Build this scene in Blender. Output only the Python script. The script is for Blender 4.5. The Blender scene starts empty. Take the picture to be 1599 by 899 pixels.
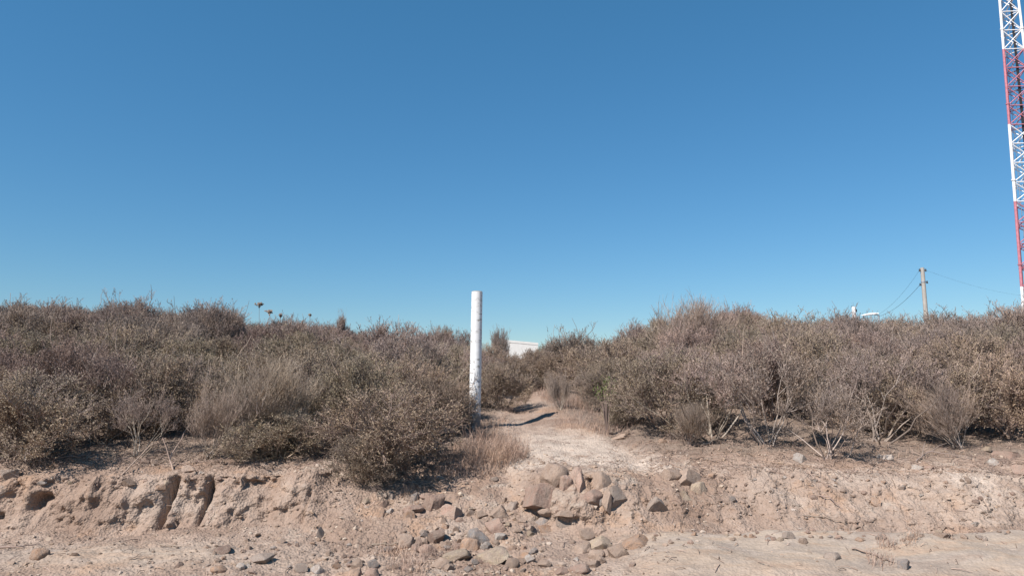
import bpy, math, random
import numpy as np
from mathutils import Vector, Matrix

R = math.radians
scene = bpy.context.scene
col = scene.collection

# ------------------------------------------------------------------ camera, sky, sun, exposure
PITCH = R(7.5)
FPX = 1142.0                       # focal length in pixels of the 1599 px wide photograph
CAMZ = 1.6
cam_d = bpy.data.cameras.new("camera")
cam = bpy.data.objects.new("camera", cam_d)
col.objects.link(cam)
cam.location = (0, 0, CAMZ)
cam.rotation_euler = (R(90) + PITCH, 0, 0)
cam_d.sensor_width = 36
cam_d.lens = 36 * FPX / 1599
cam_d.clip_start = 0.05
cam_d.clip_end = 20000
scene.camera = cam

SUN_EL, SUN_AZ = R(47), R(225)     # azimuth clockwise from +Y: the sun stands behind the camera's left shoulder
world = bpy.data.worlds.new("World")
scene.world = world
world.use_nodes = True
wn = world.node_tree.nodes
wl = world.node_tree.links
wn.clear()
sky = wn.new("ShaderNodeTexSky")
sky.sky_type = 'NISHITA'
sky.sun_disc = False
sky.sun_elevation = SUN_EL
sky.sun_rotation = SUN_AZ
sky.altitude = 0
sky.air_density = 1.2
sky.dust_density = 0.0
sky.ozone_density = 8.0
bg = wn.new("ShaderNodeBackground")
bg.inputs[1].default_value = 0.078
wo = wn.new("ShaderNodeOutputWorld")
hs = wn.new("ShaderNodeHueSaturation")
hs.inputs["Saturation"].default_value = 1.14
wl.new(sky.outputs[0], hs.inputs["Color"])
mx = wn.new("ShaderNodeMix")            # evens the gradient a little, as the clear dry air does
mx.data_type = 'RGBA'
mx.inputs[0].default_value = 0.15
mx.inputs[7].default_value = (0.75, 4.1, 5.9, 1)
wl.new(hs.outputs[0], mx.inputs[6])
wl.new(mx.outputs[2], bg.inputs[0])
wl.new(bg.outputs[0], wo.inputs[0])

sun_d = bpy.data.lights.new("sun", 'SUN')
sun_d.energy = 5.0
sun_d.angle = R(0.5)
sun_d.color = (1.0, 0.96, 0.915)
sun = bpy.data.objects.new("sun", sun_d)
col.objects.link(sun)
to_sun = Vector((math.sin(SUN_AZ) * math.cos(SUN_EL), math.cos(SUN_AZ) * math.cos(SUN_EL), math.sin(SUN_EL)))
sun.rotation_euler = (-to_sun).to_track_quat('-Z', 'Y').to_euler()
sun.location = (-20, -20, 30)

vs = scene.view_settings
vs.view_transform = 'Standard'
vs.look = 'None'
vs.exposure = 0.5
vs.gamma = 1.0
vs.use_curve_mapping = False

# ------------------------------------------------------------------ helpers
def hash2(ix, iy, seed):
    h = (ix.astype(np.int64) * 374761393 + iy.astype(np.int64) * 668265263 + seed * 974634777) & 0xFFFFFFFF
    h = ((h ^ (h >> 13)) * 1274126177) & 0xFFFFFFFF
    h = h ^ (h >> 16)
    return h

def perlin(x, y, seed=0):
    x = np.asarray(x, float); y = np.asarray(y, float)
    x, y = np.broadcast_arrays(x, y)
    ix = np.floor(x); iy = np.floor(y)
    fx = x - ix; fy = y - iy
    u = fx * fx * fx * (fx * (fx * 6 - 15) + 10)
    v = fy * fy * fy * (fy * (fy * 6 - 15) + 10)
    def g(dx, dy):
        a = (hash2(ix + dx, iy + dy, seed) & 1023) * (2 * np.pi / 1024)
        return np.cos(a) * (fx - dx) + np.sin(a) * (fy - dy)
    a = g(0, 0) * (1 - u) + g(1, 0) * u
    b = g(0, 1) * (1 - u) + g(1, 1) * u
    return (a * (1 - v) + b * v) * 1.5

def fbm(x, y, oct=4, seed=0, gain=0.5):
    s = 0; a = 1; f = 1
    for k in range(oct):
        s = s + a * perlin(np.asarray(x) * f, np.asarray(y) * f, seed + k * 17)
        a *= gain; f *= 2.03
    return s

def sstep(a, b, x):
    t = np.clip((np.asarray(x, float) - a) / (b - a), 0, 1)
    return t * t * (3 - 2 * t)

def new_mesh(name, verts, faces, mats, smooth=False, mat_idx=None):
    """verts (N,3) array, faces: list of (F,k) int arrays"""
    me = bpy.data.meshes.new(name)
    verts = np.asarray(verts, np.float32)
    faces = [np.asarray(f, np.int32) for f in faces if len(f)]
    loops = np.concatenate([f.ravel() for f in faces])
    sizes = np.concatenate([np.full(len(f), f.shape[1], np.int32) for f in faces])
    starts = np.concatenate([[0], np.cumsum(sizes)[:-1]]).astype(np.int32)
    me.vertices.add(len(verts)); me.vertices.foreach_set("co", verts.ravel())
    me.loops.add(len(loops)); me.loops.foreach_set("vertex_index", loops)
    me.polygons.add(len(sizes)); me.polygons.foreach_set("loop_start", starts)
    for m in mats:
        me.materials.append(m)
    if mat_idx is not None:
        me.polygons.foreach_set("material_index", np.asarray(mat_idx, np.int32))
    me.polygons.foreach_set("use_smooth", np.full(len(sizes), bool(smooth)))
    me.update(calc_edges=True)
    me.validate()
    return me

def link(name, me, parent=None, loc=None):
    o = bpy.data.objects.new(name, me)
    col.objects.link(o)
    if parent is not None:
        o.parent = parent
    if loc is not None:
        o.location = loc
    return o

def tag(o, label=None, cat=None, group=None, kind=None):
    if label: o["label"] = label
    if cat: o["category"] = cat
    if group: o["group"] = group
    if kind: o["kind"] = kind
    return o

class Geo:
    """collects vertices and faces of one mesh"""
    def __init__(self):
        self.v = []; self.f4 = []; self.f3 = []; self.m4 = []; self.m3 = []; self.n = 0
    def add(self, v, f4=None, f3=None, mat=0):
        v = np.asarray(v, float)
        if f4 is not None and len(f4):
            self.f4.append(np.asarray(f4) + self.n); self.m4.append(np.full(len(f4), mat))
        if f3 is not None and len(f3):
            self.f3.append(np.asarray(f3) + self.n); self.m3.append(np.full(len(f3), mat))
        self.v.append(v); self.n += len(v)
    def tubes(self, P, Rr, sides=3, mat=0, cap=False):
        P = np.asarray(P, float); Rr = np.asarray(Rr, float)
        N, K, _ = P.shape
        T = np.empty_like(P)
        T[:, 1:-1] = P[:, 2:] - P[:, :-2]; T[:, 0] = P[:, 1] - P[:, 0]; T[:, -1] = P[:, -1] - P[:, -2]
        T /= np.linalg.norm(T, axis=2, keepdims=True) + 1e-9
        ref = np.where(np.abs(T[..., 2:3]) > 0.9, np.array([1.0, 0, 0]), np.array([0, 0, 1.0]))
        A = np.cross(T, ref); A /= np.linalg.norm(A, axis=2, keepdims=True) + 1e-9
        B = np.cross(T, A)
        ang = np.arange(sides) * 2 * np.pi / sides
        V = P[:, :, None, :] + Rr[:, :, None, None] * (np.cos(ang)[None, None, :, None] * A[:, :, None, :] + np.sin(ang)[None, None, :, None] * B[:, :, None, :])
        base = (np.arange(N) * K * sides)[:, None, None]
        k = np.arange(K - 1)[None, :, None] * sides
        s = np.arange(sides)[None, None, :]; s2 = (s + 1) % sides
        F = np.stack([base + k + s, base + k + s2, base + k + sides + s2, base + k + sides + s], -1).reshape(-1, 4)
        self.add(V.reshape(-1, 3), F, None, mat)
        if cap:
            for n in range(N):
                for kk, rev in ((0, 1), (K - 1, 0)):
                    c = P[n, kk]
                    ring = V[n, kk]
                    vv = np.vstack([ring, c[None]])
                    f = [(i, (i + 1) % sides, sides) for i in range(sides)]
                    self.add(vv, None, f, mat)
    def tube(self, pts, r0, r1=None, sides=8, mat=0, cap=True):
        pts = np.asarray(pts, float)
        r1 = r0 if r1 is None else r1
        self.tubes(pts[None], np.linspace(r0, r1, len(pts))[None], sides, mat, cap)
    def box(self, c, s, mat=0, rot=None):
        c = np.asarray(c, float); s = np.asarray(s, float) / 2
        v = np.array([[x, y, z] for x in (-1, 1) for y in (-1, 1) for z in (-1, 1)], float) * s
        if rot is not None:
            v = v @ np.array(rot).T
        f = [(0, 1, 3, 2), (4, 6, 7, 5), (0, 4, 5, 1), (2, 3, 7, 6), (0, 2, 6, 4), (1, 5, 7, 3)]
        self.add(v + c, f, None, mat)
    def mesh(self, name, mats, smooth=False):
        fs = []; ms = []
        if self.f4: fs.append(np.concatenate(self.f4)); ms.append(np.concatenate(self.m4))
        if self.f3: fs.append(np.concatenate(self.f3)); ms.append(np.concatenate(self.m3))
        return new_mesh(name, np.concatenate(self.v), fs, mats, smooth, np.concatenate(ms))
    def build(self, name, mats, parent=None, smooth=False, loc=None):
        return link(name, self.mesh(name, mats if isinstance(mats, (list, tuple)) else [mats], smooth), parent, loc)

# ------------------------------------------------------------------ materials
def mat_new(name):
    m = bpy.data.materials.new(name)
    m.use_nodes = True
    nt = m.node_tree
    b = nt.nodes["Principled BSDF"]
    return m, nt, b

def N(nt, t, **kw):
    n = nt.nodes.new(t)
    for k, v in kw.items():
        if k.startswith("i_"):
            key = k[2:]
            n.inputs[int(key) if key.isdigit() else key.replace("_", " ")].default_value = v
        else:
            setattr(n, k, v)
    return n

def ramp(nt, fac, stops, interp='LINEAR'):
    r = nt.nodes.new("ShaderNodeValToRGB")
    r.color_ramp.interpolation = interp
    el = r.color_ramp.elements
    while len(el) < len(stops):
        el.new(0.5)
    for e, (p, c) in zip(el, stops):
        e.position = p
        e.color = (*c, 1) if len(c) == 3 else c
    nt.links.new(fac, r.inputs[0])
    return r

def noise(nt, vec, scale, detail=4, rough=0.55, dist=0.0):
    n = nt.nodes.new("ShaderNodeTexNoise")
    n.inputs["Scale"].default_value = scale
    n.inputs["Detail"].default_value = detail
    n.inputs["Roughness"].default_value = rough
    n.inputs["Distortion"].default_value = dist
    if vec is not None:
        nt.links.new(vec, n.inputs["Vector"])
    return n

def mixc(nt, fac, a, b, mode='MIX'):
    m = nt.nodes.new("ShaderNodeMix")
    m.data_type = 'RGBA'; m.blend_type = mode
    for sock, val in ((m.inputs[0], fac), (m.inputs[6], a), (m.inputs[7], b)):
        if isinstance(val, (int, float)):
            sock.default_value = val
        elif isinstance(val, tuple):
            sock.default_value = (*val, 1)
        else:
            nt.links.new(val, sock)
    return m.outputs[2]

def bump(nt, b, height, strength=0.5, dist=0.01, prev=None):
    bp = nt.nodes.new("ShaderNodeBump")
    bp.inputs["Strength"].default_value = strength
    bp.inputs["Distance"].default_value = dist
    nt.links.new(height, bp.inputs["Height"])
    if prev is not None:
        nt.links.new(prev, bp.inputs["Normal"])
    nt.links.new(bp.outputs[0], b.inputs["Normal"])
    return bp.outputs[0]

def ground_material():
    m, nt, b = mat_new("dry_earth")
    g = N(nt, "ShaderNodeNewGeometry")
    pos = g.outputs["Position"]
    n1 = noise(nt, pos, 0.9, 5, 0.6, 0.6)
    n2 = noise(nt, pos, 3.5, 6, 0.65, 0.3)
    n3 = noise(nt, pos, 28, 5, 0.7)
    c = ramp(nt, n1.outputs[0], [(0.30, (0.227, 0.153, 0.113)), (0.45, (0.282, 0.198, 0.150)), (0.55, (0.315, 0.229, 0.177)), (0.68, (0.364, 0.281, 0.224))]).outputs[0]
    # orange and rose layers of the cut
    sep = N(nt, "ShaderNodeSeparateXYZ"); nt.links.new(pos, sep.inputs[0])
    o = ramp(nt, noise(nt, pos, 1.3, 4, 0.6, 1.0).outputs[0], [(0.56, (0, 0, 0)), (0.66, (1, 1, 1))]).outputs[0]
    of = N(nt, "ShaderNodeMath", operation='MULTIPLY'); nt.links.new(o, of.inputs[0]); of.inputs[1].default_value = 0.55
    c = mixc(nt, of.outputs[0], c, (0.369, 0.230, 0.148))
    # pale chalky patches
    w = ramp(nt, noise(nt, pos, 2.1, 6, 0.7, 0.6).outputs[0], [(0.56, (0, 0, 0)), (0.70, (1, 1, 1))]).outputs[0]
    wf = N(nt, "ShaderNodeMath", operation='MULTIPLY'); nt.links.new(w, wf.inputs[0]); wf.inputs[1].default_value = 0.6
    c = mixc(nt, wf.outputs[0], c, (0.449, 0.380, 0.310))
    # the trodden path and the chalky right lip are paler
    pa = N(nt, "ShaderNodeAttribute", attribute_name="pale")
    pm = N(nt, "ShaderNodeMath", operation='MULTIPLY'); nt.links.new(pa.outputs["Fac"], pm.inputs[0]); nt.links.new(n2.outputs[0], pm.inputs[1])
    pr = ramp(nt, pm.outputs[0], [(0.15, (0, 0, 0)), (0.5, (0.963, 0.963, 0.963))]).outputs[0]
    c = mixc(nt, pr, c, (0.455, 0.364, 0.294))
    # litter: the attribute marks the soil where shrubs drop twigs
    at = N(nt, "ShaderNodeAttribute", attribute_name="litter")
    lm = N(nt, "ShaderNodeMath", operation='MULTIPLY_ADD'); nt.links.new(n2.outputs[0], lm.inputs[0]); lm.inputs[1].default_value = 1.2
    lsub = N(nt, "ShaderNodeMath", operation='SUBTRACT'); nt.links.new(at.outputs["Fac"], lsub.inputs[0]); lsub.inputs[1].default_value = 0.6
    nt.links.new(lsub.outputs[0], lm.inputs[2])
    lr = ramp(nt, lm.outputs[0], [(0.38, (0, 0, 0)), (0.75, (0.85, 0.85, 0.85))]).outputs[0]
    c = mixc(nt, lr, c, (0.205, 0.153, 0.119))
    sa = N(nt, "ShaderNodeAttribute", attribute_name="slab")
    mps = N(nt, "ShaderNodeMapping"); mps.inputs["Scale"].default_value = (0.9, 2.6, 5.0); mps.inputs["Rotation"].default_value = (0, 0, 0.18); nt.links.new(pos, mps.inputs[0])
    ns = noise(nt, mps.outputs[0], 1.3, 5, 0.6, 0.8)
    cs = ramp(nt, ns.outputs[0], [(0.28, (0.285, 0.213, 0.165)), (0.42, (0.340, 0.275, 0.222)), (0.55, (0.355, 0.278, 0.212)), (0.66, (0.37, 0.262, 0.187)), (0.76, (0.385, 0.325, 0.268))]).outputs[0]
    c = mixc(nt, sa.outputs["Fac"], c, cs)
    # mottling
    mo = ramp(nt, n2.outputs[0], [(0.25, (0.78, 0.77, 0.77)), (0.5, (1, 1, 1)), (0.75, (1.14, 1.13, 1.12))]).outputs[0]
    c = mixc(nt, 1.0, c, mo, 'MULTIPLY')
    mo2 = ramp(nt, n3.outputs[0], [(0.28, (0.82, 0.81, 0.80)), (0.5, (1, 1, 1)), (0.72, (1.10, 1.09, 1.09))]).outputs[0]
    c = mixc(nt, 1.0, c, mo2, 'MULTIPLY')
    nt.links.new(c, b.inputs["Base Color"])
    b.inputs["Roughness"].default_value = 0.95
    b.inputs["Specular IOR Level"].default_value = 0.15
    h = N(nt, "ShaderNodeMath", operation='ADD')
    nt.links.new(noise(nt, pos, 22, 8, 0.72).outputs[0], h.inputs[0])
    vo = N(nt, "ShaderNodeTexVoronoi"); vo.inputs["Scale"].default_value = 38; nt.links.new(pos, vo.inputs["Vector"])
    nt.links.new(vo.outputs["Distance"], h.inputs[1])
    bump(nt, b, h.outputs[0], 0.8, 0.018)
    bs = N(nt, "ShaderNodeMath", operation='MULTIPLY_ADD'); nt.links.new(sa.outputs["Fac"], bs.inputs[0]); bs.inputs[1].default_value = -0.6; bs.inputs[2].default_value = 0.85
    nt.links.new(bs.outputs[0], [n_ for n_ in nt.nodes if n_.type == 'BUMP'][0].inputs["Strength"])
    return m

def rock_material(name, c0, c1, c2):
    m, nt, b = mat_new(name)
    t = N(nt, "ShaderNodeTexCoord")
    oi = N(nt, "ShaderNodeObjectInfo")
    off = N(nt, "ShaderNodeVectorMath", operation='ADD')
    nt.links.new(t.outputs["Object"], off.inputs[0])
    cmb = N(nt, "ShaderNodeCombineXYZ")
    mu = N(nt, "ShaderNodeMath", operation='MULTIPLY'); nt.links.new(oi.outputs["Random"], mu.inputs[0]); mu.inputs[1].default_value = 40
    for i in range(3): nt.links.new(mu.outputs[0], cmb.inputs[i])
    nt.links.new(cmb.outputs[0], off.inputs[1])
    v = off.outputs[0]
    n1 = noise(nt, v, 1.6, 5, 0.6, 0.5)
    n2 = noise(nt, v, 9, 6, 0.7)
    c = ramp(nt, n1.outputs[0], [(0.3, c0), (0.52, c1), (0.72, c2)]).outputs[0]
    c = mixc(nt, 1.0, c, ramp(nt, n2.outputs[0], [(0.3, (0.72, 0.71, 0.70)), (0.55, (1, 1, 1)), (0.75, (1.12, 1.12, 1.1))]).outputs[0], 'MULTIPLY')
    n4 = noise(nt, v, 2.4, 6, 0.7, 1.0)
    c = mixc(nt, ramp(nt, n4.outputs[0], [(0.34, (0, 0, 0)), (0.60, (0.85, 0.85, 0.85))]).outputs[0], c, (0.335, 0.250, 0.198))
    n5 = noise(nt, v, 26, 4, 0.7)
    c = mixc(nt, 1.0, c, ramp(nt, n5.outputs[0], [(0.32, (0.74, 0.72, 0.70)), (0.5, (1, 1, 1)), (0.7, (1.16, 1.15, 1.13))]).outputs[0], 'MULTIPLY')
    br = N(nt, "ShaderNodeMath", operation='MULTIPLY_ADD'); nt.links.new(oi.outputs["Random"], br.inputs[0]); br.inputs[1].default_value = 0.35; br.inputs[2].default_value = 0.8
    hv = N(nt, "ShaderNodeHueSaturation"); nt.links.new(c, hv.inputs["Color"]); nt.links.new(br.outputs[0], hv.inputs["Value"])
    nt.links.new(hv.outputs[0], b.inputs["Base Color"])
    b.inputs["Roughness"].default_value = 0.9
    b.inputs["Specular IOR Level"].default_value = 0.2
    bump(nt, b, n2.outputs[0], 0.6, 0.06)
    return m

def N_frac(nt, sock, k):
    a = N(nt, "ShaderNodeMath", operation='MULTIPLY'); nt.links.new(sock, a.inputs[0]); a.inputs[1].default_value = k
    f = N(nt, "ShaderNodeMath", operation='FRACT'); nt.links.new(a.outputs[0], f.inputs[0])
    return f.outputs[0]

def plant_material(name, dark, mid, light, var=0.3, rough=0.85, patch=2.2):
    m, nt, b = mat_new(name)
    g = N(nt, "ShaderNodeNewGeometry")
    oi = N(nt, "ShaderNodeObjectInfo")
    c = ramp(nt, g.outputs["Random Per Island"], [(0.0, dark), (0.5, mid), (1.0, light)]).outputs[0]
    n = noise(nt, g.outputs["Position"], patch, 3, 0.6)
    c = mixc(nt, 1.0, c, ramp(nt, n.outputs[0], [(0.3, (0.82, 0.83, 0.88)), (0.5, (1, 1, 1)), (0.7, (1.15, 1.11, 1.03))]).outputs[0], 'MULTIPLY')
    br = N(nt, "ShaderNodeMath", operation='MULTIPLY_ADD'); nt.links.new(oi.outputs["Random"], br.inputs[0]); br.inputs[1].default_value = var; br.inputs[2].default_value = 1 - var / 2
    hv = N(nt, "ShaderNodeHueSaturation"); nt.links.new(c, hv.inputs["Color"]); nt.links.new(br.outputs[0], hv.inputs["Value"])
    hue = ramp(nt, N_frac(nt, oi.outputs["Random"], 7.31), [(0.0, (1.06, 0.955, 0.925)), (0.5, (1.0, 0.965, 0.96)), (1.0, (0.96, 0.955, 0.90))]).outputs[0] if var else (1.0, 1.0, 1.0)
    fc = mixc(nt, 1.0, hv.outputs[0], hue, 'MULTIPLY')
    nt.links.new(fc, b.inputs["Base Color"])
    b.inputs["Roughness"].default_value = rough
    b.inputs["Specular IOR Level"].default_value = 0.2
    return m

def plain(name, c, rough=0.7, var=0.15, scale=6, bumpd=0.0, metal=0.0):
    m, nt, b = mat_new(name)
    t = N(nt, "ShaderNodeTexCoord")
    n = noise(nt, t.outputs["Object"], scale, 5, 0.65)
    cc = mixc(nt, 1.0, c, ramp(nt, n.outputs[0], [(0.3, (1 - var,) * 3), (0.7, (1 + var,) * 3)]).outputs[0], 'MULTIPLY')
    nt.links.new(cc, b.inputs["Base Color"])
    b.inputs["Roughness"].default_value = rough
    b.inputs["Metallic"].default_value = metal
    if bumpd:
        bump(nt, b, n.outputs[0], 0.5, bumpd)
    return m

def post_material():
    m, nt, b = mat_new("flaking_white_paint")
    t = N(nt, "ShaderNodeTexCoord")
    ob = t.outputs["Object"]
    mp = N(nt, "ShaderNodeMapping"); mp.inputs["Scale"].default_value = (9, 9, 24); nt.links.new(ob, mp.inputs[0])
    n1 = noise(nt, mp.outputs[0], 1.0, 4, 0.6, 0.4)
    mpr = N(nt, "ShaderNodeMapping"); mpr.inputs["Scale"].default_value = (10, 10, 27); nt.links.new(ob, mpr.inputs[0])
    nr = noise(nt, mpr.outputs[0], 1.0, 3, 0.5, 0.2)
    nrs = N(nt, "ShaderNodeMath", operation='SUBTRACT'); nt.links.new(nr.outputs[0], nrs.inputs[0]); nrs.inputs[1].default_value = 0.012
    mxm = N(nt, "ShaderNodeMath", operation='MAXIMUM'); nt.links.new(n1.outputs[0], mxm.inputs[0]); nt.links.new(nrs.outputs[0], mxm.inputs[1])
    chips = ramp(nt, mxm.outputs[0], [(0.625, (0, 0, 0)), (0.655, (0.9, 0.9, 0.9))]).outputs[0]
    n2 = noise(nt, ob, 5, 6, 0.7)
    base = ramp(nt, n2.outputs[0], [(0.3, (0.52, 0.49, 0.465)), (0.46, (0.68, 0.66, 0.64)), (0.7, (0.76, 0.745, 0.73))]).outputs[0]
    # bare and dirty wood grows towards the foot
    sep = N(nt, "ShaderNodeSeparateXYZ"); nt.links.new(ob, sep.inputs[0])
    mr = N(nt, "ShaderNodeMapRange"); nt.links.new(sep.outputs[2], mr.inputs[0])
    mr.inputs[1].default_value = 0.15; mr.inputs[2].default_value = 0.75; mr.inputs[3].default_value = 0.30; mr.inputs[4].default_value = 0.0
    mp3 = N(nt, "ShaderNodeMapping"); mp3.inputs["Scale"].default_value = (14, 14, 6); nt.links.new(ob, mp3.inputs[0])
    n3 = noise(nt, mp3.outputs[0], 1.0, 5, 0.7)
    ad = N(nt, "ShaderNodeMath", operation='ADD'); nt.links.new(n3.outputs[0], ad.inputs[0]); nt.links.new(mr.outputs[0], ad.inputs[1])
    foot = ramp(nt, ad.outputs[0], [(0.66, (0, 0, 0)), (0.72, (1, 1, 1))]).outputs[0]
    c = mixc(nt, chips, base, (0.30, 0.26, 0.22))
    c = mixc(nt, foot, c, (0.20, 0.18, 0.165))
    nt.links.new(c, b.inputs["Base Color"])
    b.inputs["Roughness"].default_value = 0.75
    h = N(nt, "ShaderNodeMath", operation='SUBTRACT'); nt.links.new(n2.outputs[0], h.inputs[0]); nt.links.new(chips, h.inputs[1])
    bump(nt, b, h.outputs[0], 0.5, 0.004)
    return m

M_ground = ground_material()
M_rock = {
    'tan': rock_material("tan_sandstone", (0.299, 0.201, 0.145), (0.395, 0.279, 0.208), (0.463, 0.348, 0.271)),
    'pink': rock_material("rose_sandstone", (0.305, 0.183, 0.136), (0.395, 0.251, 0.192), (0.458, 0.311, 0.249)),
    'orange': rock_material("orange_sandstone", (0.350, 0.203, 0.124), (0.441, 0.266, 0.169), (0.486, 0.328, 0.232)),
    'brown': rock_material("brown_stone", (0.181, 0.113, 0.085), (0.266, 0.169, 0.130), (0.350, 0.243, 0.192)),
    'grey': rock_material("grey_stone", (0.277, 0.220, 0.181), (0.350, 0.288, 0.243), (0.407, 0.339, 0.288)),
    'blue': rock_material("blue_grey_stone", (0.186, 0.172, 0.164), (0.254, 0.235, 0.223), (0.339, 0.299, 0.268)),
    'white': rock_material("white_stone", (0.418, 0.367, 0.322), (0.514, 0.463, 0.412), (0.582, 0.537, 0.486)),
    'yellow': rock_material("yellow_stone", (0.379, 0.277, 0.181), (0.441, 0.345, 0.243), (0.486, 0.395, 0.299)),
}
M_leaf = plant_material("dry_olive_leaf", (0.218, 0.171, 0.119), (0.299, 0.241, 0.172), (0.386, 0.316, 0.230), 0.35)
M_leaf_grey = plant_material("dry_grey_leaf", (0.228, 0.176, 0.151), (0.311, 0.244, 0.211), (0.400, 0.319, 0.276), 0.3)
M_twig = plant_material("grey_twig", (0.183, 0.139, 0.115), (0.261, 0.202, 0.170), (0.355, 0.280, 0.238), 0.3)
M_twig_pale = plant_material("pale_twig", (0.211, 0.162, 0.128), (0.300, 0.233, 0.186), (0.400, 0.322, 0.264), 0.25)
M_bark = plant_material("pale_bark", (0.24, 0.195, 0.16), (0.34, 0.285, 0.24), (0.44, 0.38, 0.325), 0.3)
M_green = plant_material("green_leaf", (0.07, 0.10, 0.03), (0.12, 0.16, 0.05), (0.18, 0.21, 0.08), 0.2)
M_grass = plant_material("straw_grass", (0.25, 0.175, 0.132), (0.36, 0.265, 0.205), (0.45, 0.35, 0.28), 0.1)
M_litter = plant_material("twig_litter", (0.17, 0.13, 0.10), (0.26, 0.20, 0.16), (0.38, 0.30, 0.245), 0.1)
M_post = post_material()
M_post_top = plain("weathered_wood_end", (0.30, 0.26, 0.22), 0.9, 0.25, 30)
M_white = plain("white_paint", (0.80, 0.78, 0.76), 0.5, 0.06)
M_red = plain("faded_red_paint", (0.46, 0.16, 0.19), 0.65, 0.25)
M_dark = plain("dark_cable", (0.03, 0.03, 0.035), 0.6, 0.2)
M_galv = plain("galvanised_steel", (0.42, 0.42, 0.43), 0.45, 0.12, 8, 0, 0.6)
M_concrete = plain("concrete_pole", (0.36, 0.325, 0.285), 0.85, 0.15, 5, 0.004)
M_wall = plain("white_render", (0.62, 0.59, 0.55), 0.85, 0.06, 3, 0.003)
M_glass = plain("window_glass", (0.04, 0.05, 0.06), 0.1, 0.1)
M_door = plain("brown_door", (0.16, 0.09, 0.05), 0.6, 0.2)

# ------------------------------------------------------------------ terrain
# the photograph's frame at the bank: x = -6 .. 6 m at 8.5 m from the camera
SLITS = [(-3.68, 0.034, 0.26, 0.95), (-3.29, 0.022, 0.22, 0.9), (-3.50, 0.016, 0.08, 0.7), (-2.97, 0.016, 0.07, 0.8),
         (-2.16, 0.020, 0.13, 0.8), (-4.45, 0.02, 0.06, 0.5)]

def hill_slope(x, y):
    xn = np.asarray(x) / np.maximum(np.asarray(y), 6.0)       # bearing, so that the crests keep their shape along the view
    return np.interp(xn, [-1.4, -0.70, -0.57, -0.41, -0.236, -0.175, -0.105, -0.035, 0.03, 0.14, 0.184, 0.22, 0.333, 0.42, 0.525, 0.64, 0.70, 1.4],
                         [0.22, 0.222, 0.219, 0.192, 0.162, 0.140, 0.122, 0.113, 0.116, 0.113, 0.156, 0.182, 0.193, 0.186, 0.178, 0.182, 0.190, 0.18])

def path_center(y):
    return np.interp(y, [6, 8.2, 9.0, 9.6, 10.5, 11.5, 13.0, 15.0, 17.0, 19.0, 21.5, 26], [0.2, 0.45, 0.75, 0.85, 0.72, 0.42, 0.25, 0.25, 0.22, -0.25, -0.8, -1.0])
def path_half(y):
    return np.interp(y, [8, 9, 10, 11.5, 13, 17, 22], [1.1, 1.0, 0.78, 0.56, 0.45, 0.30, 0.25])

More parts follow.
